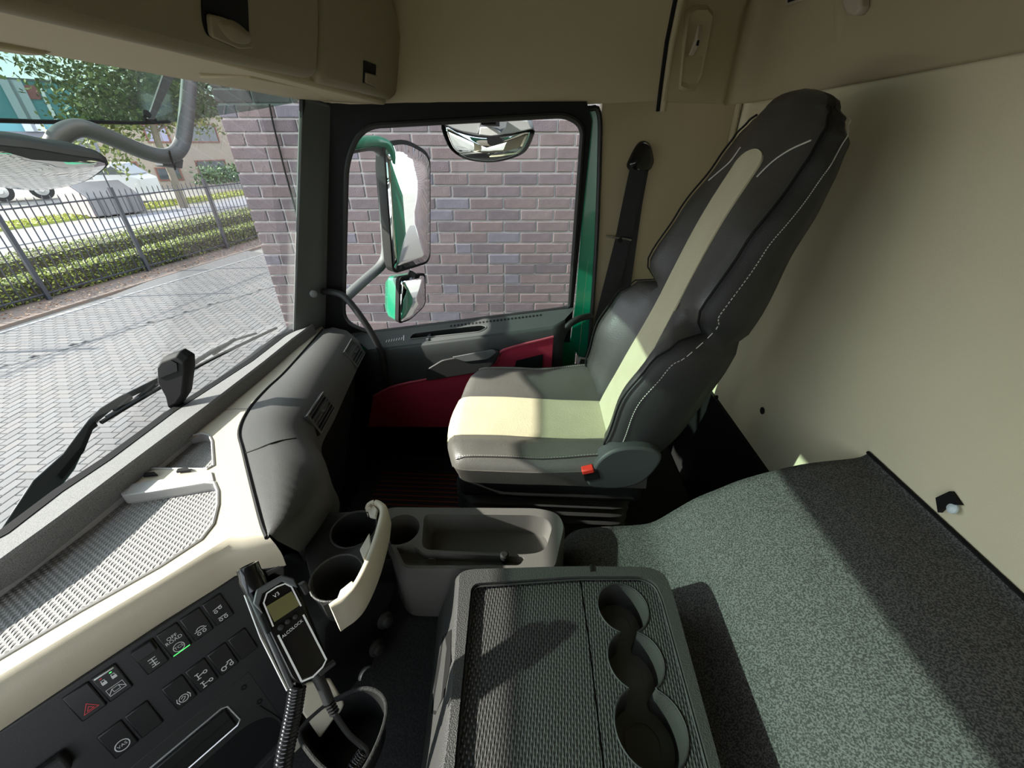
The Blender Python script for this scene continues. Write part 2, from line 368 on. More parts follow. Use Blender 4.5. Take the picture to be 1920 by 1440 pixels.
# recess with clothes hook
pts = [on_corner(*p) for p in [(1285,20),(1300,8),(1325,8),(1336,22),(1326,80),(1312,150),(1300,176),(1284,178),(1268,172),(1272,120)]]
cn = V((.35, -.937, 0))
mb = MB(); cen = sum(pts, V())/len(pts)
mb.loft([[p+cn*.001 for p in pts], [cen+(p-cen)*.86+cn*.012 for p in pts], [cen+(p-cen)*.74+cn*.006 for p in pts]], True, True)
mb.build('hook_recess', M['beige'], rp, smooth=60)
h0, h1, h2 = on_corner(1304, 50)+cn*.012, on_corner(1297, 78)+cn*.022, on_corner(1290, 106)+cn*.012
mb = MB(); w = V((.937, .35, 0))*.010
mb.loft([[h0-w*.4, h0+w*.6, h0+w*.6+cn*.008, h0-w*.4+cn*.008], [h1-w, h1+w, h1+w+cn*.012, h1-w+cn*.012], [h2-w*.9, h2+w*.5, h2+w*.5+cn*.006, h2-w*.9+cn*.006]])
o = mb.build('coat_hook', M['sand'], rp, bevel=.002); o['label'] = 'cream folding clothes hook'
MB().box(on_corner(1294, 85)+cn*.033, (.006, .004, .012)).build('hook_slot', M['black'], rp)
# slot, latch and long dent of the rear upper panel
def on_rear(px, py): return at(px, py, x=.664)
q = [on_rear(*p) for p in [(1478,-30),(1522,-30),(1520,-2),(1476,12)]]
MB().prism(q, (-.006,0,0)).build('slot_frame', M['sand'], rp, bevel=.002)
cc = sum(q, V())/4; MB().prism([cc+(p-cc)*.7+V((-.007,0,0)) for p in q], (-.001,0,0)).build('slot_opening', M['black'], rp)
q = [on_rear(*p) for p in [(1600,-40),(1632,-40),(1634,15),(1622,30),(1606,28),(1598,10)]]
MB().prism(q, (-.022,0,0)).build('latch', M['sand'], rp, bevel=.005)
q = [on_rear(*p) for p in [(1566,-40),(1592,-40),(1590,30),(1578,88),(1572,90),(1566,40)]]
cc = sum(q, V())/len(q); MB().loft([q, [cc+(p-cc)*.5+V((-.010,0,0)) for p in q]]).build('panel_rib', M['beige'], rp, smooth=80)

# header over the windscreen and lockers
hdr = MB().hexa([(-.47,-.62,1.402),(-.76,-.62,1.414),(-.76,1.49,1.418),(-.47,1.49,1.402),(-.47,-.62,1.50),(-.80,-.62,1.50),(-.80,1.49,1.50),(-.47,1.49,1.50)])
hd = struct(hdr.build('trim_3', M['beige'], bevel=.008))
struct(MB().boxmm((-.86, -.62, 1.45), (-.70, 1.5, 1.96)).build('wall_front_upper', M['beige'])); bpy.data.objects['wall_front_upper'].name = 'trim_4'
q = [at(*p, z=1.409) for p in [(-60,82),(0,84),(62,94),(60,98),(48,103),(0,96),(-60,90)]]
MB().prism([at(*p, x=-.74) for p in [(-60,66),(0,76),(68,88),(62,99),(46,104),(0,97),(-60,88)]], (.03, 0, 0)).build('header_tab', M['beige'], hd, bevel=.003)
MB().prism([at(*p, x=-.74) for p in [(494,166),(548,177),(544,183),(530,182),(508,176)]], (.03, 0, 0)).build('header_tab', M['beige'], hd, bevel=.003)
LO, LN = V((-.45, 0, 1.395)), V((1, 0, -.3))
def onl(px, py): return onp(px, py, LO, LN)
def locker(name, px, lab):
    t = thing(name, lab, 'locker', onl(*px[0]), 'overhead lockers')
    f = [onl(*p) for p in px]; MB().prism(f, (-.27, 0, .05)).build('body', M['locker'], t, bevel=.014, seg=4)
    return t
L1 = locker('overhead_locker', [(-420,-72),(-420,-200),(602,-200),(601,60),(598,132),(593,146),(580,149),(360,105),(60,36)], 'long beige overhead locker with an oval grip, left of the two over the windscreen')
L2 = locker('overhead_locker', [(606,-200),(700,-200),(728,-30),(746,20),(753,65),(748,150),(744,180),(735,188),(612,160),(602,146),(604,60)], 'short beige overhead locker with a small square grip, next to the passenger side panel')
dn = LN.normalized()
q = rpoly([onl(*p) for p in [(376,-8),(462,-8),(466,88),(440,90),(386,66),(378,40)]], .008)
MB().prism([p-dn*.004 for p in q], dn*.006).build('grip_recess', M['black'], L1)
q = rpoly([onl(*p) for p in [(381,22),(412,30),(463,60),(465,87),(440,89),(386,66)]], .006)
MB().prism([p+dn*.002 for p in q], dn*.007).build('grip_latch', M['locker'], L1, bevel=.002)
q = spline([onl(*p)+dn*.009 for p in [(395,38),(425,34),(458,62),(452,78),(420,72)]], 5, True)
cc = sum(q, V())/len(q); MB().loft([q, [cc+(p-cc)*.8+dn*.004 for p in q]]).build('grip_oval', M['locker'], L1, smooth=70)
q = rpoly([onl(*p) for p in [(681,113),(704,121),(702,163),(680,155)]], .003)
MB().prism([p-dn*.004 for p in q], dn*.006).build('grip_recess', M['black'], L2)
q = rpoly([onl(*p) for p in [(682,134),(703,140),(701,162),(681,154)]], .003)
MB().prism([p+dn*.002 for p in q], dn*.006).build('grip_latch', M['locker'], L2, bevel=.002)
# slim shelf strip under the right locker
MB().prism([at(*p, x=-.52) for p in [(470,130),(600,158),(700,186),(694,191),(600,172),(470,146)]], (-.10, 0, .0)).build('shelf_strip', M['beige'], hd, bevel=.006)

# driver side of the cab, mirrored behind the camera
ol = [V((-1.0,-.60,0)), V((XR,-.60,0)), V((XR,-.60,1.97)), V((-.80,-.60,1.97)), V((-.80,-.60,1.44)), V((-1.0,-.60,.66))]
wl = rpoly([V((-.60,-.60,1.36)), V((.13,-.60,1.36)), V((.14,-.60,.78)), V((-.70,-.60,.66))], .06)
vs, fs = tess(ol, [wl]); struct(MB().add(vs, fs).build('wall_left', M['beige'], smooth=0, solid=.03))
mb = MB(); mb.add([p for p in wl], [tuple(range(len(wl)))]); struct(mb.build('window_2', M['glass'], smooth=0))

# windscreen
def wy(y): return (y-.45)/1.0
rows = []
for i in range(15):
    y = -.62+i*(2.06/14)
    xb = -.955+.075*max(0, abs(y-.4)-.1)**2; xt = -.775+.05*abs(y-.45)**2
    rows.append([V((xb+(xt-xb)*k/4 - .012*sin(pi*k/4), y+.03*k/4*(y-.45), .672+(1.425-.672)*k/4)) for k in range(5)])
w1 = struct(MB().grid(rows).build('window_1', M['wind'], smooth=180))
edge = [p for p in rows[-1]]
MB().tube([p+V((.004,-.002,0)) for p in edge], .009, 6).build('windscreen_seal', M['rubber'], w1)
# A pillar
TL, BL, TR, BR = at(560,193,x=-.735), at(549,618,x=-.885), at(624,212,y=1.50), at(612,618,y=1.50)
TL = TL+(TL-BL)*.03; TR = TR+(TR-BR)*.03; BL2 = BL+(BL-TL)*.5; BR2 = BR+(BR-TR)*.5
ov = V((-.03, .07, 0))
ap = struct(MB().hexa([BL2,BR2,BR2+ov,BL2+ov,TL,TR,TR+ov,TL+ov]).build('trim_5', M['pillar'], bevel=.012))
nA = (TR-TL).cross(BL-TL).normalized(); nA = nA if nA.y < 0 else -nA
c = onp(588, 551, TL, nA); MB().lathe(c, nA, [(.013,-.002),(.013,.0015),(.011,.003),(0,.003)], 24).build('cap', M['pillar'], ap)

# ------------------------------------------------------------------ passenger door (structure)
YD = 1.505
gl = rpoly([at(*p, y=1.52) for p in [(684,237),(1060,216),(1092,236),(1068,572),(1050,576),(700,620),(648,600),(655,300)]], [.07,.06,.05,.05,.05,.03,.06,.07], 6)
outer = [V((-.70,YD,1.41)), V((.150,YD,1.41)), V((.172,YD,1.36)), V((.160,YD,.60)), V((-.93,YD,.55))]
fr = [V((p.x, YD, p.z)) for p in gl]
vs, fs = tess(outer, [fr])
d1 = struct(MB().add(vs, fs).build('door_1', M['black'], smooth=0, solid=.012))
MB().tube([p+V((0,-.008,0)) for p in fr], .009, 8, closed=True).build('window_seal', M['rubber'], d1)
mb = MB(); mb.add([V((p.x, 1.522, p.z)) for p in gl], [tuple(range(len(gl)))]); mb.build('window_pane', M['glass'], d1, smooth=0)
# painted pillar edge and its black weather strip
mb = MB(); col = [at(*p, y=1.53) for p in [(1060,205),(1100,208),(1122,215),(1121,300),(1112,480),(1098,640)]]; 
rows = [[at(a_, b_, y=1.535), at(c_, d_, y=1.525)] for a_, b_, c_, d_ in [(1030,206,1118,200),(1075,214,1124,215),(1096,232,1125,300),(1092,400,1119,450),(1080,560,1110,600),(1070,640,1100,700)]]
mb.slab(rows, (0,.02,0)).build('painted_edge', M['green'], d1)
MB().tube(spline([at(*p, y=1.525) for p in [(1040,204),(1100,204),(1123,212),(1124,300),(1117,480),(1104,660),(1095,760)]], 4), .008, 8).build('weather_strip', M['rubber'], d1)
# belt ledge with pocket
g0, g1, g2 = at(700,619,y=1.5), at(1062,574,y=1.5), at(880,632,y=1.42)
Ln = (g1-g0).cross(g2-g0).normalized(); Ln = Ln if Ln.z > 0 else -Ln
def ong(px, py): return onp(px, py, g0, Ln)
lo = [ong(*p) for p in [(655,626),(700,619),(1062,574),(1078,578),(1058,600),(1035,612),(720,652),(690,656)]]
pk = rpoly([ong(*p) for p in [(766,636),(775,625),(890,611),(905,610),(914,614),(900,622)]], .012, 4)
vs, fs = tess(lo, [pk]); MB().add(vs, fs).build('belt_ledge', M['ledge'], d1, smooth=0)
lowr = [p-Ln*.045 for p in pk]
mb = MB().loft([pk, lowr], True, False); mb.add(lowr, [tuple(range(len(lowr)))]); mb.build('ledge_pocket', M['door'], d1)
MB().tube([p+Ln*.001 for p in pk], .0022, 5, closed=True).build('pocket_rim', M['pillar'], d1)  # lighter bead painted in as the highlight along the pocket edge
a = ong(802, 632); MB().box(a-Ln*.012, (.010, .05, .02)).build('pocket_rib', M['pillar'], d1)
mb = MB()
for i in range(26):
    t = i/25; c = ong(846+(1014-846)*t, 611.5+(591-611.5)*t)
    mb.lathe(c+Ln*.0004, Ln, [(.0048,0),(.0048,.0006),(0,.0006)], 8)
o = mb.build('defrost_slots', M['black'], d1)
mb = MB(); a = ong(724, 640); b = ong(757, 634); dd = (b-a); sd2 = Ln.cross(dd).normalized()
for k in range(7): mb.stroke([a+dd*(k/7)+sd2*(-.006)+Ln*.0006, a+dd*(k/7+.05)+sd2*.006+Ln*.0006], .002, Ln)
mb.stroke([b-sd2*.012+Ln*.0006, b+sd2*.014+Ln*.0006], .003, Ln); mb.build('ledge_print', M['white'], d1)
# door face
f1 = [at(*p, y=1.42) for p in [(655,660),(720,652),(880,632),(1035,612),(1060,600)]]
rows = [f1, [p+V((0,-.006,-.012)) for p in f1], [V((p.x, 1.41, p.z-.06)) for p in f1], [V((p.x, 1.425, .42)) for p in f1], [V((p.x, 1.45, .0)) for p in f1]]
MB().grid(rows).build('door_panel', M['door'], d1, smooth=40, solid=.004)
def ond(px, py, k=1.408): return at(px, py, y=k)
rdp = [ond(*p) for p in [(944,656),(1038,631),(1034,700),(1028,800),(690,800),(700,742),(745,723),(850,703),(915,689),(932,675)]]
MB().prism(rdp, (0,-.004,0)).build('cloth_insert', M['red'], d1, smooth=0, bevel=.003)['label'] = 'dark red cloth'
MB().tube(spline([ond(*p, 1.402) for p in [(700,742),(745,722),(850,702),(915,688),(932,675),(944,656),(1038,631)]], 4), .0045, 6).build('insert_rim', mat('red_rim', (.40,.06,.09), .6), d1)
MB().prism([ond(*p, 1.403) for p in [(968,676),(1018,664),(1016,700),(960,706)]], (0,-.003,0)).build('speaker_patch', M['black'], d1)
q = rpoly([ond(*p, 1.405) for p in [(800,712),(802,690),(830,673),(930,654),(938,658),(926,682),(892,697)]], .012)
MB().prism(q, (0,-.012,0)).build('pull_panel', M['dark'], d1, bevel=.004)
q = rpoly([ond(*p, 1.393) for p in [(846,669),(926,654),(932,660),(916,673),(872,678)]], .012)
MB().prism(q, (0,-.004,0)).build('pull_grip', M['pillar'], d1, bevel=.003)

# grab handles
t = tag(MB().tube(spline([at(*p, y=yy) for p, yy in [((606,547),1.47),((624,548),1.44),((645,556),1.42),((668,582),1.40),((695,622),1.39),((714,660),1.39),((722,700),1.41),((724,740),1.43)]], 5), .0125, 10).build('grab_handle', M['dark'], smooth=70),
        'black curved grab handle on the front pillar above the dash end', 'handle', 'passenger grab handles')
t = tag(MB().tube(spline([at(*p, y=yy) for p, yy in [((1108,592),1.50),((1085,598),1.46),((1064,612),1.44),((1052,636),1.43),((1046,672),1.43),((1044,720),1.45)]], 5), .013, 10).build('grab_handle', M['dark'], smooth=70),
        'black bent grab handle behind the passenger door beside the seat', 'handle', 'passenger grab handles')

# ------------------------------------------------------------------ seat belt
t = thing('seat_belt', 'black passenger seat belt hanging from the pillar trim with a chrome clip', 'seat belt', onp(1200, 290, Bp, Bn))
def onb(px, py, k=.0): return onp(px, py, Bp+Bn*k, Bn)
q = spline([onb(*p) for p in [(1205,264),(1216,272),(1222,296),(1221,308),(1212,320),(1186,322),(1175,312),(1180,296),(1193,272)]], 4, True)
cc = sum(q, V())/len(q)
MB().loft([q, [p+Bn*.012 for p in q], [cc+(p-cc)*.8+Bn*.024 for p in q], [cc+(p-cc)*.4+Bn*.030 for p in q]]).build('upper_anchor', M['gloss'], t, smooth=70)
def ribbon(cl, w, k, name, m):
    rows = []
    for (px, py) in cl: rows.append([onb(px-w/2, py, k), onb(px+w/2, py+2, k)])
    return MB().slab(rows, Bn*.0016).build(name, m, t)
ribbon([(1197,310),(1178,400),(1168,450),(1140,560),(1118,650),(1103,690)], 30, .018, 'strap', M['strap'])
ribbon([(1203,310),(1190,380),(1180,450),(1165,560),(1150,640)], 28, .010, 'return_strap', M['strap'])
c = onb(1161, 445, .026)
MB().tube([c+V((-.050,0,.004)), c+V((-.020,-.006,0)), c+V((.020,-.006,-.004)), c+V((.045,.002,-.010))], .0032, 8).build('chrome_clip', M['metal'], t)
MB().lathe(c+V((.004,-.006,-.008)), Bn, [(.009,-.003),(.009,.003),(.004,.005),(0,.005)], 12).build('clip_knob', M['black'], t)
p = [onb(*a, .024) for a in [(1086,668),(1110,672),(1100,714),(1072,712)]]
MB().prism(p, Bn*.012).build('tongue', M['buckle'], t, bevel=.003)
MB().prism([p[0]+Bn*.013, p[1]+Bn*.013, p[1]*.6+p[2]*.4+Bn*.013, p[0]*.6+p[3]*.4+Bn*.013], Bn*.004).build('tongue_plate', M['metal'], t, bevel=.002)

# ================================================================== PASSENGER SEAT
st = thing('passenger_seat', 'black and cream leather passenger seat with reclined high backrest', 'seat', (.05, 1.0, 0))
YC = 1.0
def cz(d, x):
    a = abs(d); k = max(0, min(1, (x-.0)/.22))
    if a <= .10: h = .0
    elif a <= .19: t = (a-.10)/.09; h = .034*t*t*(3-2*t)
    else: h = .034-.006*((a-.19)/.05)
    return h*(1+.9*k*k*(3-2*k))
dys = [-.25,-.247,-.238,-.215,-.19,-.16,-.13,-.105,-.08,-.04,0,.04,.08,.105,.13,.16,.19,.215,.238,.247,.25]
def cush_ring(x, drop, sh, zb_):
    r = []
    for d in dys:
        xx = x+.05*(d/.24)**2*max(0, min(1, (.05-x)/.29)); a = abs(d)
        z = .587+cz(d, x)-drop
        if a > .245: z = .565+.02*(a < .2505)*0+cz(.24, x)*.6
        elif a > .24: z = .603+cz(.24, x)*.3-drop*.5
        r.append(V((xx, YC+d*sh, z)))
    r.append(V((r[-1].x+.01, YC+.238*sh, zb_))); r.append(V((r[0].x+.01, YC-.238*sh, zb_))); return r
sts = [(-.247,.046,.95,.548),(-.244,.030,.965,.540),(-.236,.014,.985,.533),(-.222,.004,.995,.530),(-.20,0,1,.528),(-.15,-.002,1,.528),(-.08,-.003,1,.528),(-.02,-.001,1,.528),(.04,.001,1,.53),(.10,.003,1,.53),(.16,.003,1,.53),(.22,.003,1,.53),(.30,.005,1,.53)]
MB().loft([cush_ring(*q) for q in sts]).build('seat_cushion', M['seat'], st, smooth=70)
def cz_top(x, d): 
    for i in range(len(sts)-1):
        if sts[i][0] <= x <= sts[i+1][0]:
            t = (x-sts[i][0])/(sts[i+1][0]-sts[i][0]); dr = sts[i][1]*(1-t)+sts[i+1][1]*t; break
    else: dr = .046 if x < 0 else .005
    return .587+cz(d, x)-dr
rows = []
for q in sts[:-2]+[(.245,.003,1,.53)]:
    rows.append([V((q[0]+.05*(d/.24)**2*max(0, min(1, (.05-q[0])/.29))-.0015, YC+d*q[2], .587+cz(d, q[0])-q[1]+.0025)) for d in [-.118,-.09,-.045,0,.04,.075,.085]])
MB().slab(rows, (0,0,-.004)).build('cushion_insert', M['cream'], st, smooth=80)['label'] = 'cream leather centre panel'
def seamline(d, x0, x1, off=.003, n=18): return [V((x0+(x1-x0)*i/n+.05*(d/.24)**2*max(0, min(1, (.05-(x0+(x1-x0)*i/n))/.29)), YC+d, cz_top(x0+(x1-x0)*i/n, d)+off)) for i in range(n+1)]
for d in (-.236, .236):
    MB().tube(seamline(d, -.23, .24, .0015), .0026, 6).build('seam_piping', M['seatdark'], st)
    mb = MB(); L = seamline(d*.985, -.228, .22, .001, 60)
    for i in range(60): mb.tube([L[i]*.8+L[i+1]*.2, L[i]*.2+L[i+1]*.8], .0012, 4)
    mb.build('stitch_row', M['thread'], st)['label'] = 'pale stitching'
MB().boxmm((-.19, .775, .455), (.31, 1.225, .535)).build('seat_pan', M['dark'], st, bevel=.02, seg=3)
rings = []
for k in range(13):
    z = .455-.033*k*.5; b = .0 if k % 2 == 0 else -.022
    rings.append([V((p.x, p.y, z)) for p in rpoly([V((-.195-b,.785+b,0)) if 0 else V((-.195-b*-1,.785-b,0)), V((.30+b,.785-b,0)), V((.30+b,1.215+b,0)), V((-.195-b,1.215+b,0))], .06, 4)])
MB().loft(rings, True, True).build('bellows', M['rubber'], st, smooth=35)
MB().boxmm((-.16, .82, .0), (.56, 1.30, .27)).build('seat_base', M['black'], st, bevel=.01)  # base stretched rearward to block sun on the floor behind it
# backrest
ctr = spline([(.225,0,.575),(.25,0,.66),(.319,0,.872),(.395,0,1.129),(.452,0,1.27),(.475,0,1.335),(.49,0,1.372)], 12)
nS = len(ctr)-1
def interp(tab, s):
    for i in range(len(tab)-1):
        if tab[i][0] <= s <= tab[i+1][0]:
            t = (s-tab[i][0])/(tab[i+1][0]-tab[i][0]); t = t*t*(3-2*t); return tab[i][1]*(1-t)+tab[i+1][1]*t
    return tab[-1][1]
S_of = lambda i: max(0, (ctr[i].z-.575)/(1.372-.575))
HW = [(0,.215),(.12,.234),(.40,.236),(.455,.228),(.476,.206),(.50,.226),(.56,.228),(.75,.214),(.88,.198),(.94,.184),(.975,.160),(1.0,.120)]
BO = [(0,.02),(.10,.060),(.25,.078),(.38,.062),(.452,.026),(.476,-.026),(.498,.006),(.54,.018),(.7,.002),(.85,-.012),(1,-.02)]
TH = [(0,.09),(.2,.12),(.55,.125),(.8,.108),(.93,.088),(1,.062)]
WI = [(0,.088),(.2,.078),(.5,.06),(.86,.056)]
def back_pt(i, d, f):
    t = (ctr[min(i+1,nS)]-ctr[max(i-1,0)]).normalized(); fwd = V((-t.z, 0, t.x)); return ctr[i]+fwd*f+V((0, YC+d, 0))
def front_f(s, d):
    w = interp(HW, s); b = interp(BO, s); wi = interp(WI, min(s, .86)); a = abs(d)
    if a <= wi: return 0
    t = min(1, (a-wi)/max(.02, (w*.9-wi))); return b*t*t*(3-2*t)
rings = []
for i in range(nS+1):
    s = S_of(i); w, b, th, wi = interp(HW, s), interp(BO, s), interp(TH, s), interp(WI, min(s,.86))
    ds = [-w*.93, -w*.80, -(w*.6+wi*.4)*.95, -(wi+(w-wi)*.3), -wi, -wi*.5, 0, wi*.5, wi, wi+(w-wi)*.3, (w*.6+wi*.4)*.95, w*.80, w*.93]
    r = [back_pt(i, d, front_f(s, d)-(.004 if abs(d) > .92*w else 0)) for d in ds]
    r += [back_pt(i, w, b-.028), back_pt(i, w*.99, -th*.6), back_pt(i, w*.85, -th*.95), back_pt(i, 0, -th*1.02), back_pt(i, -w*.85, -th*.95), back_pt(i, -w*.99, -th*.6), back_pt(i, -w, b-.028)]
    rings.append(r)
cE = sum(rings[-1], V())/len(rings[-1]); tE = (ctr[-1]-ctr[-2]).normalized()
for k_, l_ in ((.90,.010),(.70,.019),(.40,.026),(.12,.028)): rings.append([cE+(p-cE)*k_+tE*l_ for p in rings[nS]])
nf = 13
bmx = MB()
nr = len(rings[0]); vs = [p for r in rings for p in r]; fs = []; mi = []
for i in range(len(rings)-1):
    for j in range(nr):
        k = (j+1) % nr; fs.append((i*nr+j, i*nr+k, (i+1)*nr+k, (i+1)*nr+j)); mi.append(0 if j < nf-1 else 1)
fs.append(tuple(range(nr-1,-1,-1))); mi.append(1); b_ = (len(rings)-1)*nr; fs.append(tuple(range(b_, b_+nr))); mi.append(0)
bmx.v = [tuple(p) for p in vs]; bmx.f = fs; bmx.mi = mi
bmx.build('backrest', [M['seatdark'], M['seatside']], st, smooth=75)
rows = []
iend = max(i for i in range(nS+1) if ctr[i].z < 1.268)
for i in range(1, iend+1):
    s = S_of(i); wi = interp(WI, s); rows.append([back_pt(i, -.012+d*wi, .0035) for d in (-1,-.6,0,.6,1)])
tend = back_pt(iend, 0, 0); tdir = (ctr[iend+1]-ctr[iend]).normalized()
for k in range(1, 6):
    a = k/5*pi/2; wi = .056*max(.12, cos(a)); p = ctr[iend]+tdir*(.030*sin(a)); fwd = V((-tdir.z,0,tdir.x))
    rows.append([p+fwd*(.0035)+V((0, YC-.012+d*wi, 0)) for d in (-1,-.6,0,.6,1)])
MB().slab(rows, (.004,0,-.001)).build('backrest_insert', M['cream'], st, smooth=80)['label'] = 'cream leather centre strip'
for sg in (-1, 1):
    L = [back_pt(i, sg*interp(HW, S_of(i))*.955, front_f(S_of(i), sg*interp(HW, S_of(i))*.93)+.0005) for i in range(3, nS-2)]
    MB().tube(L, .0026, 6).build('seam_piping', M['black'], st)
    L = [back_pt(i, sg*interp(HW, S_of(i))*1.0, interp(BO, S_of(i))-.036) for i in range(3, nS-3) if not .44 < S_of(i) < .51]
    L2 = spline(L, 3); mb = MB()
    for i in range(0, len(L2)-1): mb.tube([L2[i], L2[i]*.4+L2[i+1]*.6], .0011, 4)
    mb.build('stitch_row', M['thread'], st)['label'] = 'pale stitching'
# headrest seams
i0 = iend+1
arc = [back_pt(min(iend+int(round(k)), nS), d, front_f(S_of(min(iend+int(round(k)), nS)), d)+.002) for k, d in [(-4,.15),(-2,.115),(0,.08),(2,.07),(4,.066)]]
MB().tube(spline(arc,4), .0016, 5).build('headrest_seam', M['thread'], st)
arc = [back_pt(min(iend+k, nS), -d, front_f(S_of(min(iend+k, nS)), d)+.002) for k, d in [(-2,.085),(1,.10),(4,.125),(7,.16)]]
MB().tube(spline(arc,4), .0016, 5).build('headrest_seam', M['thread'], st)
# recliner cover and belt buckle
q = spline([at(*p, y=.742) for p in [(1104,912),(1106,896),(1120,868),(1146,848),(1180,840),(1220,843),(1241,856),(1232,878),(1206,904),(1170,916),(1130,917)]], 3, True)
MB().prism(q, (0,.045,0)).build('recliner_cover', M['recl'], st, bevel=.006, smooth=50)
c = at(1108, 886, y=.752); dx = V((.35, 0, .12)).normalized(); dz = V((-.12, 0, .35)).normalized(); R = Matrix((dx, V((0,1,0)), dz)).transposed()
MB().box(c, (.040, .024, .032), R).build('belt_buckle', M['black'], st, bevel=.003)
MB().box(c+V((-.010,-.004,.014)), (.030, .020, .014), R).build('buckle_button', M['redbtn'], st, bevel=.003)['label'] = 'red release button'

# ================================================================== DASHBOARD
KX, KY = .12, .05          # the dash top slopes gently down to the windscreen and to the passenger end
def atd(px, py, c): return onp(px, py, V((0,0,c+KX*.88+KY*1.41)), V((-KX, KY, 1)))
def lift(p): return V((p.x, p.y, p.z+KX*(p.x+.88)+KY*(1.41-p.y)))
def onlip(y):
    for a, b in zip(I_, I_[1:]):
        if a.y <= y <= b.y: q = a.lerp(b, (y-a.y)/(b.y-a.y)); break
    return lift(V((q.x-.008, y, ZB)))
da = thing('dashboard', 'wide dashboard with sand-coloured top, ribbed trays and dark grey passenger side', 'dashboard', (-.75, .6, .3))
op = [(6,997),(109,919),(200,859),(322,769),(469,675),(531,628),(576,607)]
ip = [(6,1047),(109,972),(225,884),(387,762),(497,677),(550,634),(587,607)]
O_ = [lift(V((-.945,-.6,.70))), lift(V((-.945,.2,.70)))]+[atd(*p, .70) for p in op]; I_ = [lift(V((-.878,-.6,.70))), lift(V((-.878,.1,.70)))]+[atd(*p, .70) for p in ip]
rings = []
for o_, i_ in zip(O_, I_):
    rings.append([o_+V((-.01,0,-.045)), o_+V((0,0,-.006)), i_+V((-.004,0,0)), i_+V((.0,0,-.005)), i_+V((.002,0,-.045))])
MB().loft(rings).build('top_lip', M['lipgrey'], da, smooth=30)
mb = MB().loft([[r[0]+V((-.012,0,.003)), r[1]+V((-.012,0,.0045)), r[1]+V((.006,0,.003)), r[0]+V((.006,0,.003))] for r in rings]); mb.build('glass_gap', M['black'], da)
ZB = .66
def zb_(px, py): return atd(px, py, ZB)
bord = [(594,634),(540,691),(500,729),(466,767),(452,788),(447,805),(449,828),(456,850),(472,908),(487,968),(499,1004)]
Tpx = [(455,1003),(430,1008),(400,1026),(300,1088),(150,1176),(0,1266),(-140,1350)]
tray1 = [onlip(t) for t in (.12,.30,.45,.55)]+[zb_(*p) for p in [(236,930),(386,905),(402,905),(409,922),(409,948),(400,984),(378,1012),(300,1063),(150,1147),(0,1236),(-110,1302)]]
tray2 = [onlip(t) for t in (.585,.66,.71)]+[zb_(*p) for p in [(350,819),(380,813),(392,816),(398,828),(401,874),(390,880)]]
out = [lift(V((p.x-.03, p.y, ZB))) for p in I_]+[zb_(*p) for p in [(603,611),(607,617),(605,624)]+bord+Tpx]+[lift(V((-.72,.06,ZB))), lift(V((-.72,-.6,ZB)))]
vs, fs = tess(out, [tray1, tray2])
MB().add(vs, fs).build('top_panel', M['sand'], da, smooth=0)
for tr, nm in ((tray1, 'lower'), (tray2, 'upper')):
    c_ = sum(tr, V())/len(tr)
    low = [V((p.x, p.y, p.z-.022)) for p in tr]
    MB().loft([tr, low], True, False).build('tray_wall', M['traywall'], da, smooth=50)
    vs, fs = tess(low); MB().add(vs, fs).build('tray_mat', M['traygrey'], da, smooth=0)
    MB().tube([p+V((0,0,.0005)) for p in tr], .0028, 6, closed=True).build('tray_rim', M['traywall'], da)
q = [zb_(*p) for p in [(216,912),(400,886),(404,903),(230,932)]]
MB().prism([p+V((0,0,-.02)) for p in q], (0,0,.023)).build('tray_divider', M['traywall'], da, bevel=.003)
for p in ((284,894),(346,886)):
    a = zb_(*p); MB().prism([zb_(p[0]-13,p[1]+3)+V((0,0,.003)), zb_(p[0]-10,p[1]-3)+V((0,0,.003)), zb_(p[0]+8,p[1]-5)+V((0,0,.003)), zb_(p[0]+14,p[1])+V((0,0,.003))], (0,0,.004)).build('tray_clip', M['black'], da)
mb = MB(); mb.stroke([zb_(*p)+V((0,0,.0006)) for p in [(382,777),(410,771),(440,767),(466,767)]], .0018, (0,0,1)); mb.build('panel_joint', M['dark'], da)
# front roll of the sand panel down to the switch panel
T = [zb_(-140,1350)]+[zb_(*p) for p in [(0,1266),(150,1176),(300,1088),(400,1026),(430,1008),(455,1003),(499,1004)]]
R2 = [atd(*p, .60) for p in [(-140,1466),(0,1370),(150,1268),(300,1168),(405,1103),(440,1080),(480,1062),(530,1042)]]
T.insert(0, lift(V((-.72,.06,ZB)))); R2.insert(0, R2[0]+V((-.06,-.08,0)))
pn = V((.737,-.54,.407))
rows = [T, [a*.7+b*.3+V((0,0,.012))+pn*.004 for a, b in zip(T, R2)], [a*.35+b*.65+V((0,0,.014))+pn*.006 for a, b in zip(T, R2)], [a*.1+b*.9+V((0,0,.008))+pn*.004 for a, b in zip(T, R2)], R2, [p+V((0,0,-.03))-pn*.01 for p in R2]]
MB().grid(rows).build('front_roll', M['sand'], da, smooth=70)
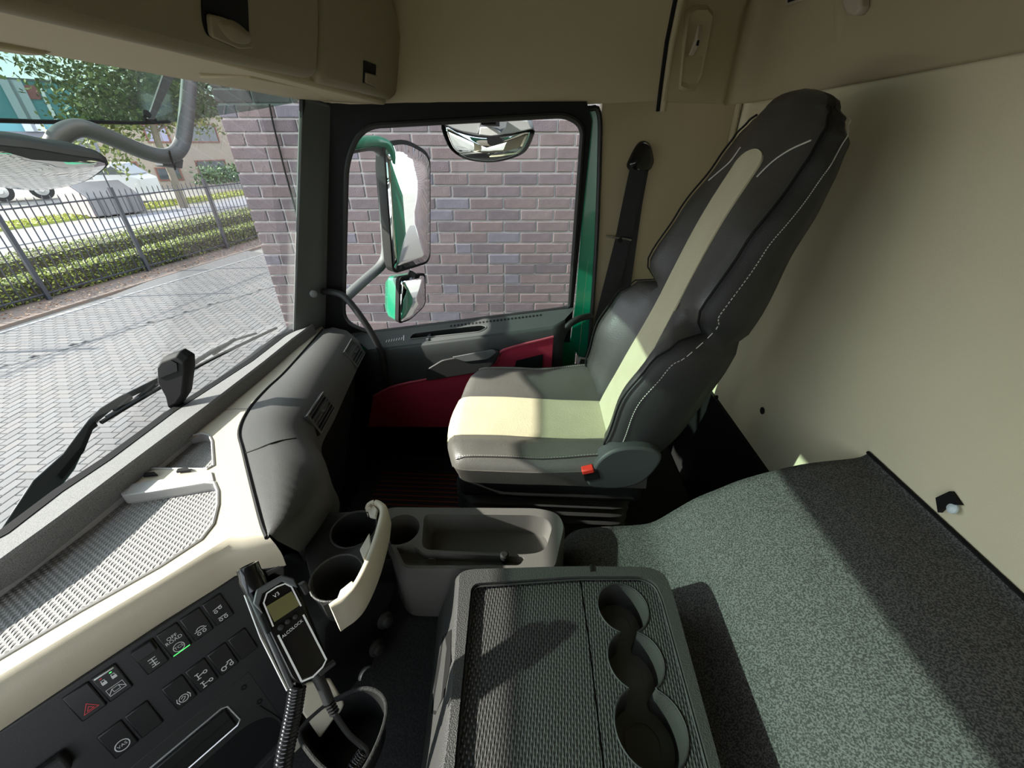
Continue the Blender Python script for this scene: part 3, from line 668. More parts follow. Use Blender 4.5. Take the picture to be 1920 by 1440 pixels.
# grey passenger side cover
Bp_ = [zb_(*p) for p in [(605,618),(540,692),(500,730),(467,768),(449,808),(457,850),(487,968),(501,1008)]]
Cp_ = [atd(*p, .652) for p in [(650,620),(592,712),(572,752),(550,800),(585,862),(592,900),(562,965),(520,1014)]]
Ep_ = [atd(p[0], p[1], p[2]) for p in [(684,662,.56),(650,735,.56),(628,785,.555),(603,837,.55),(612,872,.535),(622,905,.515),(636,960,.47),(575,1060,.47)]]
rows = [spline(r, 5) for r in (Bp_, [a*.55+b*.45+V((0,0,.012)) for a, b in zip(Bp_, Cp_)], Cp_, [a*.5+b*.5+V((.012,0,.008)) for a, b in zip(Cp_, Ep_)], Ep_, [p+V((-.06,0,-.09)) for p in Ep_], [V((p.x-.14, p.y, .12)) for p in Ep_])]
MB().grid(rows[:5]).build('side_cover', M['grey'], da, smooth=180)
MB().grid(rows[4:]).build('lower_cover', M['dark'], da, smooth=60)
MB().tube([p+V((0,0,.0005)) for p in rows[0]], .0042, 6).build('cover_edge', M['black'], da)
MB().boxmm((-.93,-.6,0), (-.74, 1.46, .62)).build('light_block', M['black'], da)  # unseen black block added to keep light out behind the dash
# air vents, let into the passenger side cover
scov = [o for o in da.children if o.name.startswith('side_cover')][0]
def vent(px, nsl):
    q = [hit(scov, *p) for p in px]; c_ = sum(q, V())/4
    n_ = (q[1]-q[0]).cross(q[3]-q[0]).normalized(); n_ = n_ if n_.dot(CAM-c_) > 0 else -n_
    qo = [p+n_*.010 for p in q]; inn = [c_+n_*.010+(p-c_)*.86 for p in q]
    mb = MB(); vs, fs = tess(qo, [inn]); mb.add(vs, fs); mb.loft([qo, [p-n_*.02 for p in qo]], True, False); mb.loft([inn, [p-n_*.005 for p in inn]], True, False)
    v = mb.build('air_vent', M['grey'], da, smooth=0)
    MB().add([p-n_*.0045 for p in inn], [(0,1,2,3)]).build('vent_mouth', M['black'], v, smooth=0)
    for k in range(nsl):
        t = (k+.5)/nsl; a = inn[0].lerp(inn[3], t); b = inn[1].lerp(inn[2], t)
        MB().tube([a-n_*.0015, b-n_*.0015], .0022, 6).build('slat', M['dark'], v)
    a = inn[0].lerp(inn[1], .5).lerp(inn[2].lerp(inn[3], .5), .5); MB().box(a+n_*.001, (.008,.012,.006)).build('vent_tab', M['grey'], v, bevel=.001)
vent([(641,662),(656,637),(682,664),(667,692)], 6)
vent([(569,783),(601,737),(625,766),(596,818)], 5)
L = [hit(scov, *p) for p in [(460,850),(480,843),(505,833),(530,826),(556,822)]]
MB().tube(spline([p+V((0,0,.0004)) for p in L if p is not None], 4), .0018, 6).build('cover_joint', M['black'], da)
# centre column with sockets
so, sn = V((-.300,.42,.48)), V((.86,-.46,.22)).normalized()
q = [onp(*p, so, sn) for p in [(662,1085),(748,1085),(742,1115),(718,1180),(696,1290),(690,1350),(600,1350),(600,1180)]]
MB().prism(q, (-.16,.05,0)).build('centre_column', M['black'], da, bevel=.01)
for (px, py), m_ in (((720,1162), 0), ((705,1213), 0), ((685,1264), 1)):
    c = onp(px, py, so, sn)
    MB().lathe(c, sn, [(.017,0),(.017,.004),(.0145,.006),(.0125,.004),(.0125,-.004),(0,-.004)] if m_ else [(.017,0),(.017,.005),(.014,.007),(.011,.008),(.011,.014),(.009,.016),(0,.016)], 24).build('power_socket', M['alu'] if m_ else M['console'], da, smooth=50)

# ------------------------------------------------------------------ switch panel on the angled centre stack
PO = atd(440,1080,.60); PU = (PO-atd(0,1370,.60)).normalized(); th_ = radians(24); KS = .866
Ph = V((PU.y,-PU.x,0)).normalized(); Pw = Ph.cross(PU); Pw = Pw if Pw.z > 0 else -Pw
PN = Ph*cos(th_)+Pw*sin(th_); PV = Ph*sin(th_)-Pw*cos(th_)
def pp(s, t, h=0): return PO+PU*s*KS+PV*t*KS+PN*h*KS
sp = thing('switch_panel', 'black angled panel of rocker switches below the sand-coloured dash edge', 'switch panel', pp(-.1,.2))
pout = [(-.38,.0),(0,0),(.08,.021),(-.018,.271),(-.062,.40),(-.38,.40)]
MB().prism([pp(*p, -.014) for p in pout], PN*.014).build('panel_face', M['panel'], sp, bevel=.003)
def rect(s0, t0, s1, t1, h): return [pp(s0,t0,h), pp(s1,t0,h), pp(s1,t1,h), pp(s0,t1,h)]
for s0, s1, t0 in ((-.243,-.176,.004),(-.1615,-.0265,.002),(-.243,-.174,.088),(-.161,-.0245,.088)):
    MB().prism(rect(s0-.002,t0,s1+.002,t0+.064,.0), PN*.0006).build('switch_frame', M['black'], sp, smooth=0)
def ring(cx, cy, r, n=18): return [(cx+r*cos(2*pi*k/n), cy+r*sin(2*pi*k/n)) for k in range(n)]
ICON = {
 'hazard': ([[(-.0,-.0075),(.0085,.0065),(-.0085,.0065)], [(0,-.0015),(.0038,.0042),(-.0038,.0042)]], [], 'r', .014, .0013),
 'doorlock': ([[(-.010,-.006),(.010,-.006),(.010,.006),(-.010,.006)], [(-.004,-.003),(.004,-.003),(.004,.003),(-.004,.003)]], [[(-.010,.004),(-.004,-.003)],[(.010,.004),(.004,-.003)]], 'w', .014, .0009),
 'axle': ([], [[(0,-.007),(0,.007)],[(-.005,-.007),(.005,-.007)],[(-.005,.007),(.005,.007)],[(-.005,-.002),(.005,-.002)],[(-.004,.003),(.004,.003)]], 'w', .014, .0011),
 'tcs': ([ring(0,0,.0075)], [], 'w', .010, .0009),
 'lift': ([ring(-.004,.005,.0024,10), ring(.004,.005,.0024,10)], [[(-.009,.0),(.009,.0)],[(-.006,-.002),(-.002,-.005),(.003,-.005),(.007,-.002)]], 'w', .013, .0010),
 'bogie': ([ring(-.004,.004,.0024,10), ring(.004,.004,.0024,10), ring(-.004,-.014,.0022,10), ring(.004,-.017,.0022,10)], [[(-.007,-.0005),(.007,-.0005)],[(-.007,-.0185),(.007,-.0205)]], 'w', .010, .0010),
 'vas': ([ring(0,0,.0085)], [], 'w', .013, .0012),
 'brake': ([ring(0,0,.0062)], [[(-.0075,-.0055),(-.0095,0),(-.0075,.0055)],[(.0075,-.0055),(.0095,0),(.0075,.0055)],[(-.0030,-.001),(0,-.0035),(.003,-.001),(0,.002),(-.003,.003)]], 'w', .012, .0011),
 'hub': ([ring(.006,.003,.0026,10), ring(.006,-.017,.0026,10)], [[(-.008,-.003),(-.002,-.003)],[(-.008,.007),(-.002,.007)],[(-.005,-.003),(-.005,.007)],[(-.005,.002),(.004,.002)],[(-.008,-.022),(-.002,-.022)],[(-.008,-.012),(-.002,-.012)],[(-.005,-.022),(-.005,-.012)],[(-.005,-.016),(.004,-.018)]], 'w', .011, .0012),
 'trailer': ([ring(-.006,.003,.0036,12), ring(.006,.004,.0026,10)], [[(-.003,.001),(.003,-.002)],[(.001,-.004),(.008,-.004),(.008,.001)]], 'w', .012, .0014),
}
def switch(s, t, lab, icon=None, raised=0):
    h = .0055; w, l = .0300, .0500
    a = rect(s, t+.006, s+w, t+l+.007, .0006)
    pts = rect(s, t+.006, s+w, t+l+.007, h); mid = [pp(s+w, t+.030, h-.0012), pp(s, t+.030, h-.0012)]
    o = MB().hexa(a+pts).build('switch', M['button'], sp, bevel=.0018); o['label'] = lab
    if icon:
        loops, lines, colr, up, wd = ICON[icon]; cx, cy = s+w/2, t+l+.006-up
        mb = MB()
        for L in loops: mb.stroke([pp(cx+x, cy+y, h+.0005) for x, y in L], wd, PN, closed=True)
        for L in lines: mb.stroke([pp(cx+x, cy+y, h+.0005) for x, y in L], wd, PN)
        if icon == 'tcs':
            text_mesh('TCS', pp(cx, cy, h), PU, -PV, .0062, mb); text_mesh('OFF', pp(cx, cy-.022, h), PU, -PV, .0072, mb); text_mesh('ROAD', pp(cx, cy-.0155, h), PU, -PV, .0072, mb)
        if icon == 'vas': text_mesh('VAS', pp(cx, cy, h), PU, -PV, .0060, mb)
        mb.build('icon', M['iconred'] if colr == 'r' else M['icon'], o, smooth=0)
        if icon == 'tcs': MB().prism(rect(cx-.012, cy+.0082, cx+.012, cy+.0094, h), PN*.0006).build('green_lamp', M['led'], o, smooth=0)
        if icon == 'doorlock':
            MB().prism(rect(s+.003, t+.008, s+w-.003, t+.011, h), PN*.002).build('ridge', M['alu'], o, bevel=.0008)
            for k, (cc_, nm) in enumerate(((M['iconred'], 'red'), (M['led'], 'green'))):
                x = cx-.006+.012*k; y = cy-.021
                mb = MB(); mb.add(rect(x-.003, y, x+.003, y+.005, h+.0005), [(0,1,2,3)]); mb.stroke([pp(x-.002, y, h+.0005), pp(x-.002, y-.003, h+.0005), pp(x+.002, y-.003, h+.0005), pp(x+.002, y-.001*k, h+.0005)], .0010, PN); mb.build('padlock', M['icon'], o, smooth=0)
                MB().add(rect(x-.002, y-.0075, x+.001, y-.006, h+.0005), [(0,1,2,3)]).build('lamp', cc_, o, smooth=0)
    return o
switch(-.241,.004,'hazard warning switch with a red double triangle','hazard'); switch(-.2085,.004,'central locking switch with two padlocks','doorlock')
o = switch(-.160,.004,'differential lock switch with a hinged guard','axle'); MB().prism(rect(-.159,.010,-.133,.030,.006), PN*.004).build('guard', M['panel'], o, bevel=.0012)
switch(-.1265,.004,'off road traction switch with a green lamp','tcs'); switch(-.093,.004,'lift axle switch','lift'); switch(-.0595,.004,'bogie axle switch with two symbols','bogie')
switch(-.241,.090,'switch with lettering in a circle','vas'); switch(-.2075,.090,'blank switch under the padlock switch')
switch(-.1585,.090,'auxiliary brake switch with a ringed symbol','brake'); switch(-.125,.090,'hub reduction switch with two symbols','hub'); switch(-.0915,.090,'trailer switch','trailer'); switch(-.058,.090,'blank switch at the passenger end of the lower row')
# radio bay, silver rimmed slot, pocket
MB().prism(rect(-.30,.176,-.058,.40,.0002), PN*.002).build('bay_frame', M['dark'], sp, bevel=.0012)
MB().tube([pp(*p, .003) for p in [(-.30,.200),(-.116,.200),(-.108,.204),(-.105,.243),(-.112,.249),(-.30,.249)]], .0016, 6).build('slot_trim', M['alu'], sp)['label'] = 'silver rim'
MB().prism(rect(-.30,.204,-.112,.245,.002), PN*.0045).build('slot_door', M['button'], sp, bevel=.002)
MB().tube([pp(-.30,.226,.0072), pp(-.114,.226,.0072)], .0012, 5).build('slot_line', M['black'], sp)
q = rpoly([pp(-.30,.262,.0024), pp(-.10,.262,.0024), pp(-.066,.285,.0024), pp(-.066,.34,.0024), pp(-.30,.36,.0024)], .02)
MB().prism(q, PN*.0006).build('pocket_opening', M['black'], sp, smooth=0)
MB().tube([pp(-.074,.25,.003), pp(-.062,.30,.003), pp(-.062,.335,.003), pp(-.08,.352,.003), pp(-.30,.372,.003)], .0018, 6).build('pocket_rim', M['dark'], sp)
for s, t in ((-.076,.196),(-.070,.242)): MB().lathe(pp(s,t,.002), PN, [(.0045,0),(.0045,.001),(.002,.0012),(.002,-.001),(0,-.001)], 12).build('release_hole', M['black'], sp)
MB().prism(rect(-.36,.040,-.264,.112,.0004), PN*.001).build('lever_opening', M['black'], sp, bevel=.0005)
MB().prism(rect(-.36,.078,-.270,.106,.001), PN*.016).build('lever', M['dark'], sp, bevel=.004)
MB().tube([pp(-.36,.092,.017), pp(-.275,.092,.017)], .0012, 5).build('lever_line', M['black'], sp)
t = tag(MB().prism(rpoly([pp(-.22,.30,.003), pp(-.165,.292,.003), pp(-.160,.312,.003), pp(-.22,.325,.003)], .008), PN*.004).build('lighter', M['orange'], smooth=40, bevel=.001), 'bright orange plastic lighter lying in the black dash pocket', 'lighter')
q = [pp(-.085,.372,.004), pp(-.072,.345,.004), pp(-.048,.352,.004), pp(-.075,.43,.004), pp(-.12,.43,.004)]
MB().prism(q, PN*.006).build('sand_edge', M['flap'], sp, bevel=.002)

# ------------------------------------------------------------------ pull-out cup holder
ch = thing('cup_holder_drawer', 'pulled-out dashboard cup holder with a curved cream front lip', 'cup holder', atd(640,1050,.55))
ZD = .565
lp = [(690,952),(693,945),(703,941),(713,945),(718,957),(714,980),(706,1008),(697,1035),(682,1070),(665,1100),(648,1118),(630,1130),(619,1138)]
P_ = spline([atd(*p, ZD) for p in lp], 4); rings = []
for i, p in enumerate(P_):
    t_ = (P_[min(i+1,len(P_)-1)]-P_[max(i-1,0)]).normalized(); o2 = V((t_.y,-t_.x,0)).normalized()
    if o2.x < 0: o2 = -o2
    rings.append([p+o2*-.006, p+o2*-.003+V((0,0,.003)), p+o2*.004+V((0,0,.002)), p+o2*.009+V((0,0,-.008)), p+o2*.010+V((0,0,-.040)), p+o2*.004+V((0,0,-.066)), p-o2*.004+V((0,0,-.066))])
MB().loft(rings).build('front_lip', mat('lip_cream', (.60,.55,.44), .45), ch, smooth=60)['label'] = 'cream curved front'
for pts_ in ([(676,1036),(694,1004),(697,1030),(684,1056)], [(634,1128),(640,1112),(662,1094),(668,1102),(650,1124)], [(690,958),(700,950),(709,960),(706,975),(694,972)]):
    MB().prism([atd(*p, ZD-.012) for p in pts_], (0,0,.009)).build('rubber_tab', mat('tab_cream', (.62,.58,.48), .5) if 'tab_cream' not in bpy.data.materials else bpy.data.materials['tab_cream'], ch, bevel=.002)
body = [atd(*p, ZD-.014) for p in [(690,960),(712,962),(706,1008),(690,1045),(662,1096),(636,1124),(606,1136),(588,1110),(572,1040),(575,985),(610,962)]]
h1 = circ(atd(664,992,ZD-.014), .043, (0,0,1), 28); h2 = circ(atd(632,1082,ZD-.014), .043, (0,0,1), 28)
vs, fs = tess(body, [h1, h2]); mb = MB().add(vs, fs); mb.loft([body, [p+V((0,0,-.034)) for p in body]], True, False); mb.build('holder_plate', M['dark'], ch, smooth=40)
for h in (h1, h2):
    cc = sum(h, V())/len(h); lw = [cc+(p-cc)*.86+V((0,0,-.07)) for p in h]
    mb = MB().loft([h, lw], True, False); mb.add(lw, [tuple(range(len(lw)))]); mb.build('cup_well', M['dark'], ch, smooth=50)
    MB().tube([p+V((0,0,.0006)) for p in h], .002, 6, closed=True).build('well_rim', M['console'], ch)

# ------------------------------------------------------------------ breath tester in its cradle
def zc(px, py, k): return CAM+ray(px, py)*k*.87
AO = zc(545, 1185, .575); An = ((CAM-AO).normalized()+PN*.8).normalized()
def al(px, py, h=0): return onp(px, py, AO, An)+An*h
A_u = (al(560,1175)-al(530,1195)).normalized(); A_v = (al(578,1262)-al(520,1110)).normalized()
br = thing('breath_tester', 'black handheld breath alcohol tester with small display and white outline', 'breath tester', AO)
bo = rpoly([al(*p) for p in [(476,1128),(482,1106),(528,1080),(548,1086),(562,1112),(612,1240),(604,1256),(562,1284),(548,1276)]], [.006,.006,.008,.006,.006,.006,.006,.006,.006])
MB().prism([p-An*.024 for p in bo], An*.024).build('body', M['gloss'], br, bevel=.004, smooth=50)
sh = [al(*p, .0005) for p in [(474,1132),(480,1104),(528,1078),(550,1084),(558,1102),(546,1098),(528,1090),(492,1112),(486,1134),(494,1152)]]
MB().prism(sh, An*.004).build('shoulder', M['tubeg'], br, bevel=.0015)['label'] = 'grey shoulder'
mb = MB(); wl = .0022
mb.stroke([al(*p, .0026) for p in [(512,1174),(494,1130),(500,1112),(518,1100),(534,1094),(546,1100),(564,1136)]], wl*.8, An)
mb.stroke([al(*p, .0026) for p in [(521,1190),(565,1277)]], wl, An); mb.stroke([al(*p, .0026) for p in [(565,1277),(586,1268),(604,1250),(611,1236),(568,1152)]], wl, An)
mb.build('outline_print', M['white'], br, smooth=0)
MB().prism([al(*p, .0016) for p in [(499,1137),(546,1108),(562,1134),(514,1166)]], An*.0008).build('display', M['lcd'], br, smooth=0)
for p, w_ in (((526,1176),.0036),((539,1165),.003),((553,1156),.003)):
    MB().lathe(al(*p, .001), An, [(w_,0),(w_*.95,.0016),(w_*.5,.002),(0,.002)], 16).build('button', M['dark'], br, smooth=50)
tu = (al(566,1163)-al(530,1193)).normalized(); tv = An.cross(tu)
mb = MB(); text_mesh('ALCOLOCK', al(548,1178,.002), tu, tv, .0050, mb, sx=.98); mb.build('name_lettering', M['white'], br, smooth=0)
mb = MB(); text_mesh('V3', al(518,1115,.002), tu, tv, .0066, mb); mb.build('model_lettering', M['white'], br, smooth=0)
mpb = al(470,1092,-.012); mpt = al(466,1058,-.004)
axm = (al(476,1066,.0)-al(492,1108,-.0)).normalized()
c = al(474,1088,-.010); MB().lathe(c-axm*.012, axm, [(.014,0),(.014,.016),(.0125,.020),(.0125,.030),(.009,.031),(.009,.026),(0,.026)], 20).build('mouthpiece', M['gloss'], br, smooth=50)
cr_ = thing('tester_cradle', 'clear and black plastic cradle clipped around the breath tester', 'holder', AO-An*.03)
pl = [al(*p, -.030) for p in [(448,1080),(470,1062),(560,1090),(625,1250),(545,1300),(530,1290)]]
MB().prism(pl, An*.005).build('back_plate', M['black'], cr_, bevel=.002)
for a, b in (((452,1092),(544,1298)),):
    q = [al(a[0],a[1],-.026), al(a[0]+12,a[1]-4,-.026), al(b[0]+10,b[1]-6,-.026), al(b[0],b[1],-.026)]
    MB().prism(q, An*.016).build('side_rail', M['tubeg'], cr_, bevel=.002)
    MB().tube([al(a[0]-2,a[1],-.008), al((a[0]+b[0])/2-8,(a[1]+b[1])/2+3,-.008), al(b[0]-4,b[1],-.008)], .0014, 6).build('clear_edge', M['alu'], cr_)
MB().prism([al(*p,-.006) for p in [(484,1152),(498,1146),(512,1180),(500,1190)]], An*.010).build('clip', M['black'], cr_, bevel=.002)
MB().prism([al(*p,-.020) for p in [(560,1098),(574,1090),(582,1108),(572,1118)]], An*.022).build('clip', M['dark'], cr_, bevel=.002)
MB().prism([al(*p,-.016) for p in [(500,1074),(526,1062),(528,1068),(504,1082)]], An*.004).build('clip', M['tubeg'], cr_, bevel=.001)
MB().prism([al(*p,-.012) for p in [(596,1262),(628,1240),(632,1246),(602,1270)]], An*.010).build('foot_stop', M['dark'], cr_, bevel=.001)
# coiled lead and plug lead
def helix(path, R_, turns, r, name, m, parent, nseg=14):
    P = spline(path, 24); L = len(P); pts = []; tot = turns*nseg; nrm = V((1,0,0))
    for k in range(tot+1):
        f_ = k/tot*(L-1); i = min(int(f_), L-2); p = P[i].lerp(P[i+1], f_-i); t_ = (P[i+1]-P[i]).normalized()
        nrm = (nrm-t_*nrm.dot(t_)).normalized(); b = t_.cross(nrm); a = 2*pi*k/nseg; pts.append(p+(nrm*cos(a)+b*sin(a))*R_)
    return MB().tube(pts, r, 6).build(name, m, parent, smooth=180)
ca = thing('coiled_cable', 'thick black coiled cable hanging from the cradle bottom', 'cable', zc(540,1380,.57))
helix([zc(558,1286,.585), zc(552,1325,.58), zc(543,1370,.575), zc(533,1420,.57), zc(526,1475,.565)], .0078, 26, .0032, 'coil', M['gloss'], ca)
MB().tube([zc(554,1262,.60), zc(556,1280,.592), zc(556,1296,.587)], .005, 8).build('strain_relief', M['black'], ca)
cb = thing('plug_lead', 'thin black lead with a ribbed plug running into the dark bin', 'cable', zc(640,1370,.6))
MB().tube(spline([zc(592,1262,.588), zc(606,1290,.59), zc(616,1315,.59)], 4), .0070, 10).build('plug', M['dark'], cb)
mb = MB()
for k in range(5): mb.tube([zc(616+k*2.6,1314+k*5.2,.59), zc(617.2+k*2.6,1316.5+k*5.2,.59)], .0062, 8)
mb.build('strain_ribs', M['dark'], cb)
MB().tube(spline([zc(614,1312,.59), zc(632,1346,.60), zc(655,1378,.61), zc(676,1396,.62), zc(686,1406,.62), zc(687,1420,.615)], 6), .0036, 8).build('lead', M['dark'], cb, smooth=70)
helix([zc(680,1412,.618), zc(670,1426,.612), zc(660,1442,.605), zc(648,1470,.60)], .0060, 9, .0020, 'small_coil', M['gloss'], cb)
# open bin and sand coloured lever at the foot of the dash
bn = thing('door_bin', 'open black oval bin with raised rim at the foot of the dash', 'bin', at(640,1370,z=.40)); bn.name = 'dash_bin'
rim = spline([atd(*p, .43) for p in [(562,1372),(580,1412),(620,1450),(668,1455),(700,1410),(722,1350),(722,1314),(702,1294),(672,1292),(640,1305),(600,1330)]], 5, True)
cc = sum(rim, V())/len(rim)
MB().loft([rim, [cc+(p-cc)*.93+V((0,0,-.005)) for p in rim], [cc+(p-cc)*.78+V((0,0,-.07)) for p in rim]], True, False).build('bowl', M['black'], bn, smooth=60)
lw = [cc+(p-cc)*.78+V((0,0,-.07)) for p in rim]; MB().add(lw, [tuple(range(len(lw)))]).build('bowl_floor', M['black'], bn, smooth=0)
MB().tube(rim, .0030, 8, closed=True).build('rim', M['floorc'], bn)
lv = thing('brake_lever', 'sand coloured plastic lever plate sticking out behind the tester', 'lever', zc(600,1340,.68))
l0 = zc(605,1335,.70); ln = (CAM-l0).normalized()*.7+V((.2,-.3,.3)); ln.normalize()
q = rpoly([onp(*p, l0, ln) for p in [(566,1336),(572,1282),(618,1272),(646,1318),(640,1334),(628,1346),(600,1385)]], .004)
MB().prism(q, ln*-.012).build('plate', M['flap'], lv, bevel=.003)
MB().tube([onp(610,1330,l0,ln)-ln*.010, onp(612,1320,l0,ln)-ln*.08], .012, 10).build('stem', M['black'], lv)
# small black sensor standing on the dash lip
se = thing('sensor_stalk', 'small black angular sensor standing on the dashboard edge before the windscreen', 'sensor', at(333,762,y=.79))
q = [at(*p, y=.80) for p in [(323,764),(318,742),(302,712),(301,682),(310,668),(340,657),(357,667),(358,690),(352,738),(340,756)]]
cc = sum(q, V())/len(q)
MB().loft([[cc+(p-cc)*.86+V((0,-.016,0)) for p in q], [p+V((0,-.006,0)) for p in q], [p+V((0,.012,0)) for p in q], [cc+(p-cc)*.9+V((0,.020,0)) for p in q]]).build('housing', M['black'], se, bevel=.002, smooth=30)
MB().prism([cc+(p-cc)*.62+V((0,-.0165,.012)) for p in q[2:8]], (0,-.002,0)).build('face', M['gloss'], se)

# ================================================================== CONSOLE, TRAY, TUNNEL, FLOOR
ZK = .63
co = thing('centre_console', 'black console box with a ribbed top mat and three joined cup wells', 'console', (.08, .26, .42))
top = rpoly([at(*p, z=ZK) for p in [(862,1072),(885,1067),(1085,1061),(1215,1063),(1246,1074),(1262,1112),(1352,1440),(1420,1690),(770,1690),(836,1440),(852,1240)]], [.02,.01,.05,.01,.02,.03,.05,.02,.02,.05,.05], 4)
inn = rpoly([at(*p, z=ZK) for p in [(884,1094),(1085,1080),(1205,1080),(1230,1092),(1243,1120),(1332,1440),(1385,1640),(835,1640),(851,1440)]], [.015,.02,.01,.02,.02,.05,.01,.01,.05], 4)
c_ = V((.08, .26, ZK))
def flare(p, dz, k): return V((p.x+(-.055 if p.x < .05 else .012)*k, p.y+.006*k*(1 if p.y > .3 else 0), ZK+dz))
vs, fs = tess(top, [inn])
mb = MB().add(vs, fs); mb.loft([top, [flare(p, -.008, .12) for p in top], [flare(p, -.06, .5) for p in top], [flare(p, -.15, 1) for p in top], [flare(p, -.24, 1.1) for p in top]], True, False)
mb.loft([inn, [p+V((0,0,-.013)) for p in inn]], True, False); cbody = mb.build('body', M['console'], co, smooth=50)
MB().tube([p+V((0,0,-.006)) for p in [c_+(q-c_)*.985 for q in inn]], .0018, 5, closed=True).build('inner_rim', M['dark'], co)
ZM = ZK-.013
def zm(px, py): return at(px, py, z=ZM)
split = [zm(1086,1072), zm(1104,1200), zm(1132,1440), zm(1160,1680)]
wells = [(zm(1168,1139), .0425), (zm(1192,1237), .0425), (zm(1220,1364), .0485)]
R_, L_ = [], []
for i, (c, r) in enumerate(wells):
    pts = [c+V((cos(a), sin(a), 0))*r for a in [pi/2-2*pi*k/72 for k in range(72)]]
    ok = lambda p: all((p-wells[j][0]).length > wells[j][1]-1e-4 for j in range(3) if j != i)
    R_ += [p for k, p in enumerate(pts) if k <= 36 and ok(p)]; L_ = [p for k, p in reversed(list(enumerate(pts))) if k > 36 and ok(p)][::-1]*0+L_+[p for p in reversed([p for k, p in enumerate(pts) if k > 36 and ok(p)])]
hole = R_+list(reversed(L_))
vs, fs = tess([p+V((0,0,0)) for p in [zm(887,1096), zm(1084,1081)]]+[split[0]+V((-.0012,0,0)), split[1]+V((-.0012,0,0)), split[2]+V((-.0012,0,0)), split[3]+V((-.0012,0,0))]+[zm(838,1640), zm(853,1440)])
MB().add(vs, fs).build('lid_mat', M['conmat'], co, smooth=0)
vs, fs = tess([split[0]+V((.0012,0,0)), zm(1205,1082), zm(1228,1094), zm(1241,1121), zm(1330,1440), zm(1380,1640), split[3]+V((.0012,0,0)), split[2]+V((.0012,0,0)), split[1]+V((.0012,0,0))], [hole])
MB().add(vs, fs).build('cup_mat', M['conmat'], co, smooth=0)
MB().tube([p+V((0,0,-.003)) for p in split], .0022, 5).build('lid_gap', M['black'], co)
low = [p+V((0,0,-.060)) for p in hole]
cm = sum(hole, V())/len(hole)
lows = []
for p in hole:
    w_ = min(wells, key=lambda w: (w[0]-p).length-w[1]); lows.append(w_[0]+(p-w_[0])*.90+V((0,0,-.060)))
mb = MB().loft([hole, [a.lerp(b, .5) for a, b in zip(hole, lows)], lows], True, False); mb.build('cup_wall', M['console'], co, smooth=60)
vs, fs = tess(lows); MB().add(vs, fs).build('cup_floor', M['tray2'], co, smooth=0)
MB().tube([p+V((0,0,.0004)) for p in hole], .0016, 6, closed=True).build('cup_rim', M['dark'], co)
for (c, r) in wells: MB().lathe(c+V((0,0,-.0595)), (0,0,1), [(r*.55,0),(r*.55,.0012),(r*.50,.0012),(r*.50,0)], 28, cap=False).build('cup_ring', M['tray2'], co)
q = [hit(cbody, *p) for p in [(830,1192),(846,1180),(845,1240),(832,1305),(816,1340),(808,1338),(816,1270)]]
q = [p+(CAM-p).normalized()*.004 for p in q if p is not None]
MB().prism(q, (q[0]-CAM).normalized()*.006).build('handle_slot', M['black'], co, smooth=0)
a = at(1108,1066,z=ZK); MB().box(a+V((0,0,.001)), (.004,.012,.006)).build('lid_notch', M['black'], co)
# storage tray towards the passenger
ZT = .575
tr = thing('storage_tray', 'grey moulded storage tray with round cup well, between console and passenger seat', 'tray', at(880,1010,z=.43))
def zt(px, py): return at(px, py, z=ZT)
to = rpoly([zt(*p) for p in [(718,958),(735,951),(1010,953),(1046,962),(1058,985),(1040,1064),(905,1066),(756,1066),(735,1030)]], [.02,.02,.04,.03,.03,.01,.02,.02,.03], 4)
tc1 = circ(zt(752,992), .040, (0,0,1), 28)
ti = rpoly([zt(*p) for p in [(795,964),(1000,966),(1028,974),(1036,988),(1022,1034),(985,1040),(790,1030)]], [.015,.03,.02,.02,.03,.02,.02], 4)
ti2 = rpoly([zt(*p) for p in [(742,1024),(775,1022),(795,1037),(985,1044),(975,1060),(760,1060)]], .008, 3)
vs, fs = tess(to, [tc1, ti, ti2])
mb = MB().add(vs, fs); mb.loft([to, [V((p.x, p.y, ZT-.010))+(p-sum(to,V())/len(to)).normalized()*.004 for p in to], [V((p.x, p.y, ZT-.16))+(p-sum(to,V())/len(to)).normalized()*.010 for p in to]], True, False); mb.build('body', M['tray2'], tr, smooth=50)
for h, dz, k, nm in ((tc1, .09, .88, 'cup_well'), (ti, .055, .93, 'long_well'), (ti2, .022, .97, 'coin_well')):
    cc = sum(h, V())/len(h); lw = [cc+(p-cc)*k+V((0,0,-dz)) for p in h]
    mb = MB().loft([h, [p.lerp(q_, .15)+V((0,0,-.002)) for p, q_ in zip(h, lw)], lw], True, False)
    vs, fs = tess(lw); mb.add(vs, fs); mb.build(nm, M['tray2'], tr, smooth=60)
q = [zt(820,1020), zt(1000,1022), zt(1010,1034), zt(815,1032)]
MB().prism([p+V((0,0,-.05)) for p in q], (0,0,.018)).build('well_step', M['tray2'], tr, bevel=.004)
MB().lathe(zt(946,1046)+V((0,0,-.012)), (0,0,1), [(.007,0),(.006,.012),(.009,.014),(.009,.022),(.006,.025),(0,.025)], 14).build('knob', M['black'], tr)
MB().tube([p+V((0,0,.001)) for p in circ(zt(808,1056), .010, (0,0,1), 16)][:9], .0008, 4).build('mould_mark', M['dark'], tr)
